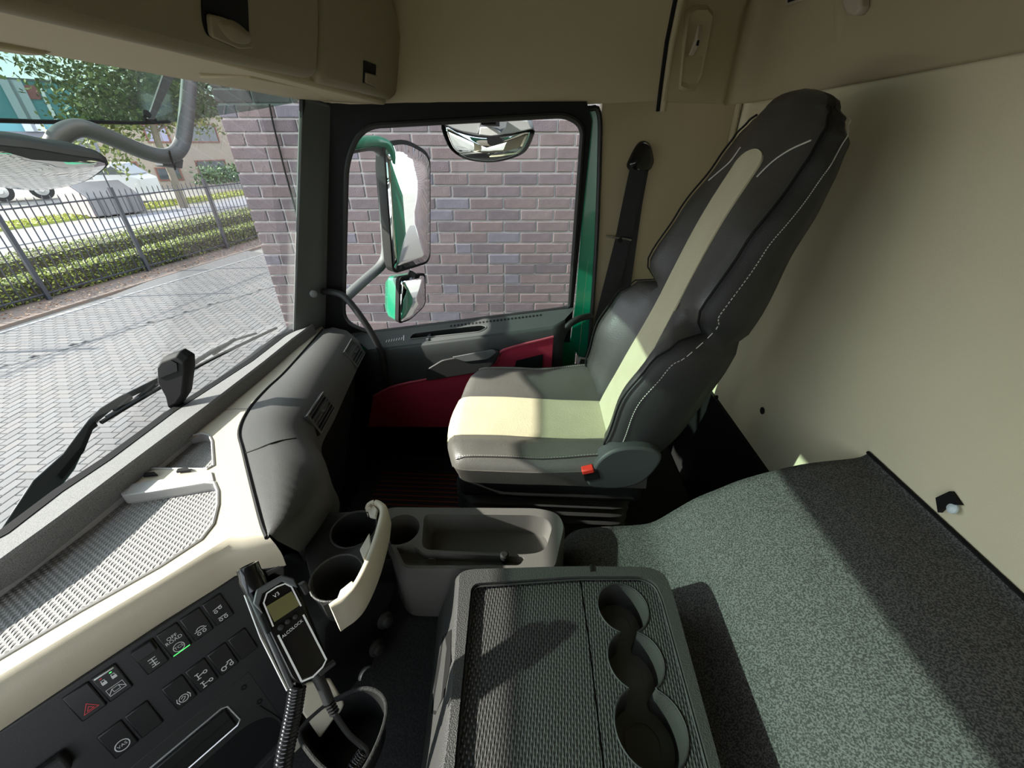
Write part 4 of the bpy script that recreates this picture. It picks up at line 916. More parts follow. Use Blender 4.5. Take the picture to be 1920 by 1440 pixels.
# engine tunnel cover
YE = .672
prof = spline([at(*p, y=YE) for p in [(1042,1040),(1056,1008),(1078,988),(1120,981),(1180,978),(1222,972),(1262,950),(1300,928),(1345,909),(1400,888),(1500,863),(1600,851)]]+[V((XR, YE, .757))], 4)
tu_ = thing('engine_tunnel_cover', 'dark speckled textured engine cover rising in a step to the rear wall', 'engine cover', (.4, .3, .2))
rows = []
for p in prof:
    r = [V((p.x, -.57, p.z)), V((p.x, 0, p.z)), V((p.x, .3, p.z)), V((p.x, .55, p.z)), V((p.x, YE-.03, p.z)), V((p.x, YE-.008, p.z-.006)), V((p.x, YE, p.z-.028)), V((p.x, YE+.004, p.z-.10)), V((p.x, YE+.01, 0.0))]
    rows.append(r)
MB().grid(rows).build('cover', M['carpet'], tu_, smooth=60, solid=.002)
MB().tube([V((XR-.004, y, .758)) for y in (-.57, .2, YE-.01)], .0035, 6).build('rear_gap', M['black'], tu_)
hump = tag(MB().hexa([(-.50,-.3,0),(.12,-.3,0),(.12,.66,0),(-.50,.66,0),(-.46,-.3,.40),(.12,-.3,.42),(.12,.64,.42),(-.46,.62,.40)]).build('floor_hump', M['floorc'], bevel=.03, seg=3), 'black grained floor hump between dash column and console', 'floor cover')
# striped mat in the footwell
mt = thing('floor_mat', 'dark footwell mat with faint orange stripes below the seat front', 'mat', (-.45, 1.2, 0))
MB().boxmm((-.70,.80,.003),(-.22,1.40,.012)).build('mat_base', M['mat_'], mt)
for k in range(12):
    y = 1.02+k*.026; 
    MB().boxmm((-.66,y,.0115),(-.24,y+.008,.0135)).build('stripe', M['matline'], mt)
for k in range(9):
    MB().boxmm((-.60+k*.04,.955,.0115),(-.582+k*.04,1.005,.0135)).build('mark', M['matline'], mt)

# ================================================================== ON THE TRUCK OUTSIDE
# tinted sun visor
vp = [at(-700,232,x=-1.36), at(-200,228,x=-1.38), at(0,226,x=-1.38), at(150,228,x=-1.38), at(270,230,x=-1.36), at(345,226,x=-1.36), at(420,215,x=-1.28), at(490,204,x=-1.14), at(558,191,x=-.97)]
vp[0] = V((-1.36,-.7,vp[2].z)); vp[1] = V((-1.38,.3,vp[2].z))
vs_ = spline(vp, 5)
vi = thing('sun_visor', 'green tinted exterior sun visor across the top of the windscreen', 'visor', vs_[10])
rows = [[p, p+V((.02,0,.10)), p+V((.07,0,.24)), p+V((.20,0,.42))] for p in vs_]
MB().slab(rows, (-.003,0,-.0005)).build('tinted_panel', M['visor'], vi, smooth=80)
MB().tube(vs_[:24], .0055, 6).build('edge_trim', M['black'], vi)
a, b = at(318,132,x=-1.30), at(280,224,x=-1.36)
w_ = V((0,.026,0))
def strut(a, b, nm):
    MB().hexa([a-w_*1.0, a+w_*1.0, a+w_*1.0+V((.006,0,0)), a-w_*1.0+V((.006,0,0)), b-w_*.5, b+w_*.5, b+w_*.5+V((.006,0,0)), b-w_*.5+V((.006,0,0))]).build('bracket', M['tubeg'], vi)
    MB().box(b+V((0,0,-.004)), (.012,.05,.012)).build('bracket_foot', M['black'], vi)
strut(a, b, ''); dy = V((0,-.62,0)); strut(a+dy, b+dy, '')
MB().lathe(b+V((.01,-.02,.012)), (1,-.3,.4), [(.006,-.01),(.006,.004),(.012,.006),(.012,.012),(0,.014)], 10).build('wing_nut', M['black'], vi)
# close-range front mirror
fm = thing('front_mirror', 'dark domed front mirror hanging on a bent grey tube before the windscreen', 'mirror', at(60,300,x=-1.36))
XM = -1.36
def convex(outl, nrm, bulge, name, parent, n=6):
    c = sum(outl, V())/len(outl); rings = []
    for k in range(n+1):
        f = 1-k/n; f = max(f, .02); rings.append([c+(p-c)*f+nrm*(bulge*(1-f*f)) for p in outl])
    return MB().loft(rings, True, True).build(name, M['mirror'], parent, smooth=180)
f_o, f_n = at(45,322,x=-1.34), V((.42,-.31,-.85)).normalized()
gc = spline([onp(*p, f_o, f_n) for p in [(-118,292),(-60,278),(0,275),(60,281),(130,293),(194,302),(176,324),(142,341),(75,353),(0,347),(-60,332),(-105,312)]], 4, True)
cc = sum(gc, V())/len(gc)
MB().loft([[cc+(p-cc)*1.05+f_n*.003 for p in gc], [cc+(p-cc)*1.06-f_n*.010 for p in gc], [cc+(p-cc)*.98-f_n*.030 for p in gc], [cc+(p-cc)*.70-f_n*.055 for p in gc], [cc+(p-cc)*.3-f_n*.066 for p in gc]], True, True).build('housing', M['dark'], fm, smooth=60)
MB().prism([onp(*p, f_o+f_n*.022, f_n) for p in [(-60,274),(0,273),(60,279),(130,291),(192,300),(130,305),(60,300),(0,283)]], -f_n*.02).build('hood', M['dark'], fm, bevel=.002)
convex(gc, f_n, .012, 'mirror_glass', fm)
for o in fm.children:
    if o.name.startswith('mirror_glass'): o.location = f_n*.006
tube_px = [(98,282),(104,268),(116,252),(140,241),(165,243),(215,262),(265,283),(298,292),(322,291),(338,276),(346,250),(351,200),(355,150),(358,90)]
MB().tube(spline([at(*p, x=-1.345+.062*min(1, k/7)) for k, p in enumerate(tube_px)], 5), .0238, 14).build('arm_tube', M['tubeg'], fm, smooth=80)
MB().prism([at(*p, x=-1.315) for p in [(288,296),(330,299),(328,316),(292,312)]], (.03,0,0)).build('tube_clamp', M['tubeg'], fm, bevel=.003)
MB().tube([at(317,282,x=-1.256), at(322,300,x=-1.256), at(329,318,x=-1.268)], .003, 6).build('clamp_strap', M['black'], fm)
# wiper
wi_ = thing('windscreen_wiper', 'black windscreen wiper lying along the bottom of the windscreen', 'wiper', at(200,770,x=-1.03))
XW = -1.03
def xw(px, py, k=0): return at(px, py, x=XW+k)
MB().loft([[xw(*p), xw(*q), xw(q[0],q[1],-.02), xw(p[0],p[1],-.02)] for p, q in [((-10,1010),(35,985)),((62,900),(105,925)),((118,850),(140,880)),((155,800),(172,812)),((166,786),(178,796)),((188,765),(196,780)),((222,744),(228,754)),((305,703),(310,713))]]).build('arm', M['tubeg'], wi_, bevel=.003)
MB().loft([[xw(*p,.008), xw(*q,.008), xw(q[0],q[1],-.004), xw(p[0],p[1],-.004)] for p, q in [((108,890),(116,900)),((150,840),(158,846)),((168,800),(174,806)),((178,790),(184,798))]]).build('arm_link', M['dark'], wi_)
MB().tube(spline([xw(*p,.01) for p in [(190,792),(240,762),(300,727),(360,693),(430,657),(518,615)]], 4), .0055, 6).build('blade_rubber', M['rubber'], wi_)
MB().tube(spline([xw(*p) for p in [(200,782),(240,758),(285,728),(330,700),(390,662),(440,638),(480,625)]], 4), .0045, 6).build('blade_bow', M['tubeg'], wi_)
for p, q in (((215,770),(245,745)), ((288,722),(260,745)), ((360,684),(410,652)), ((400,664),(440,636))):
    MB().tube([xw(*p), xw(*q)], .006, 6).build('blade_yoke', M['dark'], wi_)
# door mirrors
mm = thing('door_mirror', 'tall passenger door mirror with a green and grey arm and a smaller wide-angle mirror below', 'mirror', at(720,420,y=1.85))
n_m = V((.836,-.549,-.005)).normalized(); m_o = at(765,390,y=1.87)
def mx_(px, py): return onp(px, py, m_o, n_m)
go = rpoly([mx_(*p) for p in [(722,277),(760,268),(806,294),(806,478),(800,490),(744,507),(738,500)]], [.02,.05,.05,.02,.03,.02,.02], 5)
cc = sum(go, V())/len(go)
convex(go, n_m, .010, 'mirror_glass', mm)
ho = [cc+(p-cc)*1.06-n_m*.003 for p in go]
MB().loft([ho, [cc+(p-cc)*1.05-n_m*.05 for p in go], [cc+(p-cc)*.8-n_m*.10 for p in go]]).build('housing', M['black'], mm, smooth=60)
def arm(pts, w, m, nm): MB().tube(spline([at(a_, b_, y=yy) for a_, b_, yy in pts], 5), w, 10, flat=.7).build(nm, m, mm, smooth=80)
arm([(640,283,1.62),(670,276,1.72),(700,274,1.80),(716,290,1.83),(718,330,1.84),(721,400,1.84),(724,470,1.84),(715,497,1.82),(690,520,1.75),(662,545,1.66),(640,566,1.60)], .026, M['pillar'], 'arm')
arm([(650,272,1.64),(690,266,1.76),(716,268,1.82),(730,285,1.84),(731,340,1.85),(731,410,1.85)], .030, M['green'], 'arm_cover')
g2 = rpoly([mx_(*p) for p in [(752,524),(796,516),(797,572),(770,597),(750,604)]], [.02,.02,.03,.02,.02], 5)
c2 = sum(g2, V())/len(g2); convex(g2, n_m, .014, 'wide_angle_glass', mm)
MB().loft([[c2+(p-c2)*1.10-n_m*.003 for p in g2], [c2+(p-c2)*1.08-n_m*.03 for p in g2]]).build('wide_angle_rim', M['black'], mm)
MB().loft([[c2+(p-c2)*1.06-n_m*.03 for p in g2], [c2+(p-c2)*1.0-n_m*.09 for p in g2], [c2+(p-c2)*.7-n_m*.14 for p in g2]]).build('wide_angle_shell', M['green'], mm, smooth=70)
MB().tube([cc+V((-.02,0,-.24)), c2+V((-.02,0,.07))], .018, 8).build('mirror_link', M['dark'], mm)
km = thing('kerb_mirror', 'curved kerb mirror hanging over the top of the passenger window', 'mirror', at(915,265,y=1.72))
ko = spline([at(*p, y=1.72) for p in [(828,234),(848,242),(880,252),(918,256),(958,251),(998,243),(999,256),(986,282),(965,294),(935,302),(905,303),(872,297),(848,282),(836,262)]], 3, True)
kn = V((.05,-.75,-.66)).normalized(); ck = sum(ko, V())/len(ko)
convex(ko, kn, .022, 'mirror_glass', km)
MB().tube([p for p in ko], .0022, 5, closed=True).build('rim', M['black'], km)
MB().loft([[p+V((0,.004,0)) for p in ko], [ck+(p-ck)*.95+V((0,.05,.04)) for p in ko], [ck+(p-ck)*.5+V((0,.06,.10)) for p in ko]]).build('shell', M['tubeg'], km, smooth=60)
sv = mat('bracket_silver', (.55,.56,.58), .5)
MB().prism([at(*p, y=1.73) for p in [(830,222),(905,222),(895,252),(860,246),(830,234)]], (0,.02,0)).build('bracket_plate', sv, km, bevel=.003)
MB().prism([at(*p, y=1.71) for p in [(950,222),(990,226),(998,242),(960,250),(935,252),(948,238)]], (0,.02,0)).build('bracket_plate', sv, km, bevel=.003)
MB().prism([at(*p, y=1.725) for p in [(900,238),(925,238),(945,252),(920,256),(898,252)]], (0,.02,0)).build('bracket_plate', M['white'], km, bevel=.003)
MB().box(at(920,226,y=1.66), (.05,.16,.03)).build('hanger', M['black'], km)
# outer skin of the cab and the truck body behind it (seen in the mirrors)
sk = thing('cab_shell', 'green painted outer skin of the truck cab', 'truck cab', (.3,1.6,0))
MB().boxmm((-.78,1.585,-.75),(.20,1.605,.58)).build('door_skin', M['green'], sk, bevel=.01)
MB().hexa([(.215,1.62,-.75),(.745,1.80,-.75),(.745,1.825,-.75),(.215,1.645,-.75),(.215,1.62,2.05),(.745,1.80,2.05),(.745,1.825,2.05),(.215,1.645,2.05)]).build('corner_skin', M['green'], sk, bevel=.03)
MB().boxmm((-1.03,-.6,-.9),(-1.005,1.5,.60)).build('front_skin', M['green'], sk, bevel=.01)
MB().boxmm((-.8,-.62,1.995),(.74,1.5,2.05)).build('roof_skin', M['green'], sk, bevel=.02)
tb = thing('truck_body', 'yellow and orange truck body behind the cab reflected in the door mirror', 'truck body', (3,1.2,G+.9))
MB().boxmm((1.4,.3,-.35),(3.6,1.62,1.0)).build('yellow_locker', mat('yellow_paint', (.80,.62,.02), .4), tb, bevel=.02)
MB().boxmm((3.7,.3,-.35),(6.5,1.62,.1)).build('orange_side', M['orange'], tb, bevel=.02)
MB().boxmm((1.2,.3,-.9),(6.8,1.5,-.36)).build('chassis_side', M['black'], tb, bevel=.02)
MB().tube([V((1.2,1.3,1.0)), V((1.5,1.2,2.0)), V((4,1.2,2.3))], .09, 10).build('crane_beam', M['tubeg'], tb)

# ================================================================== STREET
A4 = radians(4); X1 = V((-cos(A4), -sin(A4), 0)); X2 = V((-sin(A4), cos(A4), 0))
def ew(a, b, z=G): return X1*a+X2*b+V((0,0,z))
def ev(p): return (p.dot(X1), p.dot(X2))
def proj(p):
    d = V(p)-CAM; z = d.dot(FW)
    return (960+FPX*d.dot(RT)/z, 720-FPX*d.dot(UP)/z) if z > .01 else (-9999, -9999)
pave_b = mat('pavement_bed', (.11,.106,.10), .9, bump=('noise', 60, .4)); lot = mat('forecourt', (.21,.20,.17), .9, var=(.4,.3,(.18,.17,.15)))
paver_c = mat('paver_stone', (.150,.145,.138), .9, bump=('noise', 120, .5), var=(40,.3,(.127,.123,.117)), rnd=[(0,(.88,.87,.86)),(.5,(1,1,1)),(1,(1.05,1.0,.97))])
struct(MB().boxmm((-80,-40,G-.5),(40,90,G-.06)).build('ground', lot, smooth=0)); bpy.data.objects['ground'].name = 'floor_street'
bed = struct(MB().hexa([ew(8.2,-12,G-.3), ew(-12,-12,G-.3), ew(-12,2.9,G-.3), ew(8.2,12.5,G-.3), ew(8.2,-12,G-.012), ew(-12,-12,G-.012), ew(-12,2.9,G-.012), ew(8.2,12.5,G-.012)]).build('floor_pavement', pave_b, smooth=0))
# dark gutter line and kerb line of the yard
k0, k1 = V(ev(at(0,690,z=G))).to_2d() if 0 else ev(at(0,690,z=G)), ev(at(490,545,z=G))
j0, j1 = ev(at(30,616,z=G)), ev(at(480,482,z=G))
def side(a, q0, q1): return (q1[0]-q0[0])*(a[1]-q0[1])-(q1[1]-q0[1])*(a[0]-q0[0])
sref = side((3,3), k0, k1); sref2 = side((3,3), j0, j1)
def paver_mesh(l, w, name):
    m = MB(); hl, hw, c, h = l/2-.002, w/2-.002, .006, .010
    v = [(-hl,-hw,-.004),(hl,-hw,-.004),(hl,hw,-.004),(-hl,hw,-.004),(-hl+c,-hw+c,h),(hl-c,-hw+c,h),(hl-c,hw-c,h),(-hl+c,hw-c,h)]
    f = [(4,5,6,7),(0,1,5,4),(1,2,6,5),(2,3,7,6),(3,0,4,7)]
    return v, f
pv, pf = paver_mesh(.20, .10, 'paver')
pme = bpy.data.meshes.new('paver'); pme.from_pydata(pv, [], pf); pme.materials.append(paver_c)
stones = []
dkdir = atan2(k1[1]-k0[1], k1[0]-k0[0])
for ix in range(-5, 95):
    for iy in range(-12, 135):
        c = (ix-iy) % 4
        if c == 0: ctr_, hor = ((ix+1)*.1, (iy+.5)*.1), True
        elif c == 2: ctr_, hor = ((ix+.5)*.1, iy*.1), False
        else: continue
        if side(ctr_, k0, k1)*sref < .04*abs(sref)*0+.0: continue
        P = ew(ctr_[0], ctr_[1], G)
        if ctr_[1] > 2.78 and ctr_[0] < 1.75: continue
        px, py = proj(P)
        if not (-260 < px < 640 and 420 < py < 1250): continue
        if ctr_[0] < .9: continue
        stones.append((P, A4+(0 if hor else pi/2), px, py))
# strip of rows between gutter and kerb
nx = 0
for iy in range(-10, 170):
    for ix in range(-5, 60):
        ctr_ = (ix*.2+(.1 if iy % 2 else 0), iy*.1+.05)
        if side(ctr_, k0, k1)*sref > -.02*abs(sref) or side(ctr_, j0, j1)*sref2 < 0: continue
        P = ew(ctr_[0], ctr_[1], G); px, py = proj(P)
        if not (-200 < px < 600 and 420 < py < 900): continue
        stones.append((P, A4, px, py))
stones.sort(key=lambda s: ((s[0]-CAM).length if (-20 < s[2] < 560 and s[3] < 1000 and s[3]+.75*s[2] < 1040) else 1e6+(s[0]-CAM).length))
for P, r, px, py in stones[:300]:
    o = bpy.data.objects.new('paver', pme); S.collection.objects.link(o); o.location = P+V((0,0,random.uniform(-.0012,.0012))); o.rotation_euler = (random.uniform(-.006,.006), random.uniform(-.006,.006), r+random.uniform(-.006,.006)); o.parent = bed
mb = MB()
for P, r, px, py in stones[300:]:
    cr2, sr2 = cos(r), sin(r); dz = random.uniform(-.0012,.0012); mb.add([(P.x+x*cr2-y*sr2, P.y+x*sr2+y*cr2, P.z+z+dz) for x, y, z in pv], pf)
mb.build('paver_field', paver_c, bed, smooth=0, kind='stuff')
g0_, g1_ = at(-60,711,z=G), at(560,524,z=G)
MB().stroke([g0_+V((0,0,.0135)), g1_+V((0,0,.0135))], .045, (0,0,1)).build('gutter_line', mat('gutter_dark', (.07,.07,.068), .9), bed, smooth=0)
kd = MB(); ka, kb = at(-40,639,z=G), at(560,459,z=G); kdv = (kb-ka); kl = kdv.length; kn_ = kdv.normalized(); kside = V((kn_.y,-kn_.x,0)); kside = kside if kside.dot(X1) > 0 else -kside
kbm = mat('kerb_concrete', (.22,.215,.205), .9, bump=('noise',80,.4))
nk = int(kl/1.0)
for k in range(nk):
    a, b = ka+kn_*(k*1.0+.006), ka+kn_*(k*1.0+.994)
    MB().hexa([a+V((0,0,-.2)), b+V((0,0,-.2)), b+kside*.06+V((0,0,-.2)), a+kside*.06+V((0,0,-.2)), a+V((0,0,.02)), b+V((0,0,.02)), b+kside*.06+V((0,0,.02)), a+kside*.06+V((0,0,.02))]).build('kerb_stone', kbm, bed, bevel=.006, smooth=0)
soil = mat('bare_soil', (.12,.105,.09), .95, bump=('noise',30,.8), var=(6,.25,(.17,.115,.085)))
# fence frame
fA, fB = ew(9.2,8.0), ew(8.3,12.6); fd = (fB-fA).normalized(); fp = V((-fd.y, fd.x, 0)); fp = fp if fp.dot(X1) > 0 else -fp
def fe(s, o, z=0): return fA+fd*s+fp*o+V((0,0,z))
def strip(name, o0, o1, s0, s1, h, m):
    return struct(MB().hexa([fe(s0,o0,-.3), fe(s1,o0,-.3), fe(s1,o1,-.3), fe(s0,o1,-.3), fe(s0,o0,h), fe(s1,o0,h), fe(s1,o1,h), fe(s0,o1,h)]).build(name, m, smooth=0))
strip('floor_soil', -.75, 3.6, -12, 22, -.004, soil)
strip('floor_road', 7.0, 9.3, -30, 40, -.03, mat('road_grey', (.20,.205,.225), .9, var=(.8,.3,(.175,.18,.20))))
verge_m = mat('verge_grass', (.30,.33,.06), .95, bump=('noise',40,1), var=(3,.25,(.20,.24,.05)))
strip('floor_verge', 10.6, 12.2, -2, 30, .02, verge_m)
# brick wall of the neighbouring building
EC = 1.695; WE2 = 2.893
bw = thing('brick_wall', 'purple brown brick wall with pale joints close beside the passenger window', 'brick wall', ew(-2, WE2))
mort = mat('mortar', (.60,.565,.555), .95, bump=('noise',250,.4))
brick_m = mat('brick', (.19,.152,.156), .9, bump=('noise',140,.7), var=(24,.3,(.135,.108,.112)), rnd=[(0,(.80,.80,.84)),(.16,(.94,.92,.95)),(.36,(1.0,.95,.94)),(.58,(1.06,.98,.96)),(.76,(.92,.86,.86)),(.86,(1.12,1.08,1.06)),(.93,(.95,1.08,1.25))])
MB().hexa([ew(EC-.006,WE2+.006,G), ew(-10,WE2+.006,G), ew(-10,WE2+.5,G), ew(EC-.006,WE2+.5,G), ew(EC-.006,WE2+.006,3.4), ew(-10,WE2+.006,3.4), ew(-10,WE2+.5,3.4), ew(EC-.006,WE2+.5,3.4)]).build('mortar', mort, bw, smooth=0)
CH = .0725; rows_b = []
random.seed(11)
bms = {}
def brick_me(l):
    if l not in bms:
        hl, hh = l/2, (CH-.011)/2; c = .003
        v = [(-hl,.02,-hh),(hl,.02,-hh),(hl,.02,hh),(-hl,.02,hh),(-hl,-.003,-hh),(hl,-.003,-hh),(hl,-.003,hh),(-hl,-.003,hh),(-hl+c,-.006,-hh+c),(hl-c,-.006,-hh+c),(hl-c,-.006,hh-c),(-hl+c,-.006,hh-c)]
        f = [(8,9,10,11),(4,5,9,8),(5,6,10,9),(6,7,11,10),(7,4,8,11),(0,1,5,4),(1,2,6,5),(2,3,7,6),(3,0,4,7)]
        m = bpy.data.meshes.new('brick'); m.from_pydata(v, [], f); m.materials.append(brick_m); bms[l] = (m, v, f)
    return bms[l]
bricks = []; prev = []
for r in range(int((3.4-G)/CH)):
    z = G+CH*(r+.5); a = EC; l = .102 if r % 2 else .214; cur = []
    while a > -8:
        bricks.append((ew(a-l/2, WE2, z), l)); a -= l+.0115; cur.append(a)
        l = .102 if random.random() < .22 else .214
        if any(abs(a-l-.0115-q) < .035 for q in prev[-400:] if abs(q-a) < .5): l = .316-l
    prev = cur
def vis(c):
    px, py = proj(c); return (640 < px < 1105 and 205 < py < 640) or (400 < px < 572 and 170 < py < 640)
bricks.sort(key=lambda b: (0 if vis(b[0]) else 1, (b[0]-CAM).length))
wr_ = A4+pi
for c, l in bricks[:300]:
    m = brick_me(l)[0]; o = bpy.data.objects.new('brick', m); S.collection.objects.link(o); o.parent = bw; o.matrix_parent_inverse = Matrix.Translation(-bw.location)
    o.location = c+X2*random.uniform(-.0015,.0015); o.rotation_euler = (random.uniform(-.008,.008), random.uniform(-.004,.004), A4)
mb = MB(); ca_, sa_ = cos(A4), sin(A4)
for c, l in bricks[300:]:
    _, v, f = brick_me(l); dx = random.uniform(-.0015,.0015); mb.add([(c.x+x*ca_-(y+dx)*sa_, c.y+x*sa_+(y+dx)*ca_, c.z+zz) for x, y, zz in v], f)
mb.build('brick_field', brick_m, bw, smooth=0, kind='stuff')
def onw(px, py, k=.02): 
    O = ew(0, WE2-k); return onp(px, py, O, -X2)
tag(MB().tube([onw(505,195), onw(512,232), onw(534,320), onw(556,400), onw(575,480)], .006, 6).build('thin_line', M['black']), 'thin black line running diagonally in front of the brick wall corner', 'cable')  # thin dark line of the truck, drawn as a tube against the wall
# fence
iron = mat('fence_iron', (.022,.024,.032), .5)
fe_ = thing('iron_fence', 'dark steel bar fence with stout posts along the yard edge', 'fence', fA)
sP = [-2.75, -.08, 2.05, 4.55, 7.0, 9.5]
for s in sP:
    MB().boxmm((-.035,-.035,0),(.035,.035,1.86)).build('post', iron, fe_)
    o = bpy.data.objects[-1] if 0 else S.collection.objects[-1]; o.matrix_parent_inverse = Matrix(); o.location = fe(s,0)-fA+V((0,0,0)); o.rotation_euler = (0,0,atan2(fd.y,fd.x))
for z in (.12, 1.66):
    MB().tube([fe(-4.5,0,z), fe(10,0,z)], .016, 6).build('rail', iron, fe_)
bar_me = None
n_b = int(14.2/.135)
for k in range(n_b):
    s = -4.4+k*.135
    if min(abs(s-q) for q in sP) < .06: continue
    if bar_me is None:
        o = MB().lathe((0,0,.06), (0,0,1), [(.011,0),(.011,1.72),(.004,1.76),(0,1.765)], 6).build('bar', iron, fe_); bar_me = o.data
    else:
        o = bpy.data.objects.new('bar', bar_me); S.collection.objects.link(o); o.parent = fe_
    o.matrix_parent_inverse = Matrix(); o.location = fe(s,0)-fA
for s in (2.05, 4.55):
    MB().tube([fe(s,0,1.86), fe(s,-.0,2.25)], .014, 6).build('post_rod', iron, fe_)
# leaves
def leaf_cloud(name, pts_fn, n, size, m, parent, up=.5, seed=1):
    rnd = random.Random(seed); v = []; f = []
    for i in range(n):
        p = pts_fn(rnd); d = V((rnd.gauss(0,1), rnd.gauss(0,1), rnd.gauss(0,1)+up)).normalized()
        a = d.orthogonal().normalized(); a = (Matrix.Rotation(rnd.uniform(0,6.28),3,d) @ a); b = d.cross(a); s = size*rnd.uniform(.6,1.3)
        k = len(v); v += [tuple(p-a*s), tuple(p+b*s*.5), tuple(p+a*s), tuple(p-b*s*.5)]; f.append((k,k+1,k+2,k+3))
    me = bpy.data.meshes.new(name); me.from_pydata(v, [], f); me.materials.append(m)
    o = bpy.data.objects.new(name, me); S.collection.objects.link(o)
    if parent: adopt(o, parent)
    return o
def leaf_mat(name, c1, c2, c3):
    m = mat(name, c1, .5, rnd=[(0,c1),(.5,c2),(1,c3)]); b = m.node_tree.nodes['Principled BSDF']
    return m
lm1 = leaf_mat('hedge_leaf', (.055,.085,.02), (.16,.20,.035), (.33,.36,.06))
lm2 = leaf_mat('tree_leaf', (.055,.085,.02), (.12,.16,.035), (.26,.28,.07))
lm3 = leaf_mat('bush_leaf', (.04,.09,.03), (.07,.14,.05), (.12,.20,.07))
twig = mat('twig', (.07,.06,.045), .9)
for o0, o1, h, s0, s1, lab, sd_ in ((.12,.70,.44,-4.5,10,'clipped low hedge right behind the steel fence',1), (2.15,3.2,.46,-7,14,'clipped low hedge further back from the fence, beside the road',2)):
    hg = thing('hedge', lab, 'hedge', fe(0,o0), 'clipped hedges')
    MB().hexa([fe(s0,o0+.08,.02), fe(s1,o0+.08,.02), fe(s1,o1-.08,.02), fe(s0,o1-.08,.02), fe(s0,o0+.10,h-.06), fe(s1,o0+.10,h-.06), fe(s1,o1-.10,h-.06), fe(s0,o1-.10,h-.06)]).build('core', twig, hg, smooth=0)
    def fn(r, o0=o0, o1=o1, h=h, s0=s0, s1=s1):
        s = r.uniform(s0,s1); k = r.random()
        if k < .50: return fe(s, r.uniform(o0,o1), h-abs(r.gauss(0,.03)))
        if k < .92: return fe(s, o0+abs(r.gauss(0,.04)), r.uniform(.0,h))
        return fe(s, o1-abs(r.gauss(0,.04)), r.uniform(.02,h))
    leaf_cloud('leaves', fn, 15000, .034, lm1, hg, 1.2, sd_)
gr = leaf_cloud('grass', lambda r: fe(r.uniform(-2,30), r.uniform(10.6,12.2), .04), 9000, .07, leaf_mat('grass_leaf', (.20,.24,.05), (.34,.36,.07), (.48,.46,.12)), None, 0, 5); gr['kind'] = 'stuff'; tag(gr, 'sunlit strip of short yellow-green grass beyond the road', 'grass')
lf = leaf_cloud('leaf_litter', lambda r: fe(r.uniform(-4,10), r.uniform(-.62,-.06), .004), 1200, .03, leaf_mat('dead_leaf', (.20,.10,.05), (.28,.15,.08), (.36,.26,.16)), None, 4, 6); lf['kind'] = 'stuff'; tag(lf, 'dry reddish leaves on the soil along the fence foot', 'leaves')
# tree
tp = at(345,388,z=G); tr_ = thing('street_tree', 'leafy street tree on the grass strip left of the pale office building', 'tree', tp)
bark = mat('bark', (.16,.14,.105), .9, bump=('noise',20,.8))
MB().tube([tp+V(q) for q in [(0,0,0),(.02,.03,1.5),(-.03,.0,2.6),(.05,.05,4.0),(0,.1,5.6),(.1,0,7.5)]], [.19,.15,.14,.12,.09,.04], 10).build('trunk', bark, tr_, smooth=80)
rb = random.Random(4); mb = MB(); tips = []
for k in range(26):
    z0 = rb.uniform(3.0,6.8); a = rb.uniform(0,6.28); L = rb.uniform(1.5,3.6)*(1-.06*(z0-3)); b0 = tp+V((0,.05,z0)); 
    b1 = b0+V((cos(a)*L*.5, sin(a)*L*.5, L*.22)); b2 = b0+V((cos(a)*L, sin(a)*L, L*.35+rb.uniform(-.5,.3))); tips += [b1, b2, (b1+b2)/2]
    mb.tube([b0,b1,b2], [.045,.03,.012], 5)
lat = (RT-V((0,0,RT.z))).normalized()
for L in (2.6, 3.4): 
    b0 = tp+V((0,0,4.0)); b2 = b0-lat*L+V((0,0,-.4)); mb.tube([b0, b0-lat*L*.5+V((0,0,.2)), b2], [.05,.03,.012], 5); tips += [b2, b0-lat*L*.6]
for p_ in ((170,262),(205,275),(150,245),(225,290),(130,170),(100,130),(240,240),(190,225)):
    r_ = ray(*p_); hd = sqrt(tp.x**2+tp.y**2)/sqrt(r_.x**2+r_.y**2); tips.append(CAM+r_*hd*random.uniform(.93,1.05))
mb.build('branches', bark, tr_, smooth=80)
def fnt(r):
    t = r.choice(tips); s = .55; return t+V((r.gauss(0,s), r.gauss(0,s), r.gauss(0,s*.8)))
leaf_cloud('foliage', fnt, 13000, .11, lm2, tr_, .3, 8)
# office building
C0_ = at(366,349,z=G); dl = (at(265,353,z=G)-C0_).normalized(); dr = (at(445,341,z=G)-C0_).normalized()
ob = thing('office_building', 'pale brick office building with brown framed windows at the road end', 'building', C0_)
ZR = 4.0; ow = mat('pale_brick', (.32,.275,.22), .9, bump=('noise',8,.4), var=(14,.3,(.285,.24,.195)))
pl = [C0_-V((0,0,.2)), C0_+dl*4.4-V((0,0,.2)), C0_+dl*4.4+dr*14-V((0,0,.2)), C0_+dr*14-V((0,0,.2))]
MB().prism(pl, (0,0,ZR-G+.2)).build('walls', ow, ob, smooth=0)
MB().prism([p+V((0,0,ZR-G+.2)) for p in pl], (0,0,.18)).build('parapet', mat('parapet_grey', (.45,.45,.44), .7), ob, smooth=0)
nl = dl.cross(V((0,0,1))).normalized(); nl = nl if nl.dot(CAM-C0_) > 0 else -nl
nr_ = dr.cross(V((0,0,1))).normalized(); nr_ = nr_ if nr_.dot(CAM-C0_) > 0 else -nr_
wfr = mat('window_frame_brown', (.18,.07,.05), .6); wgl = mat('window_glass_dark', (.05,.065,.07), .06, spec=.9); wblue = mat('window_blind', (.30,.30,.42), .3)
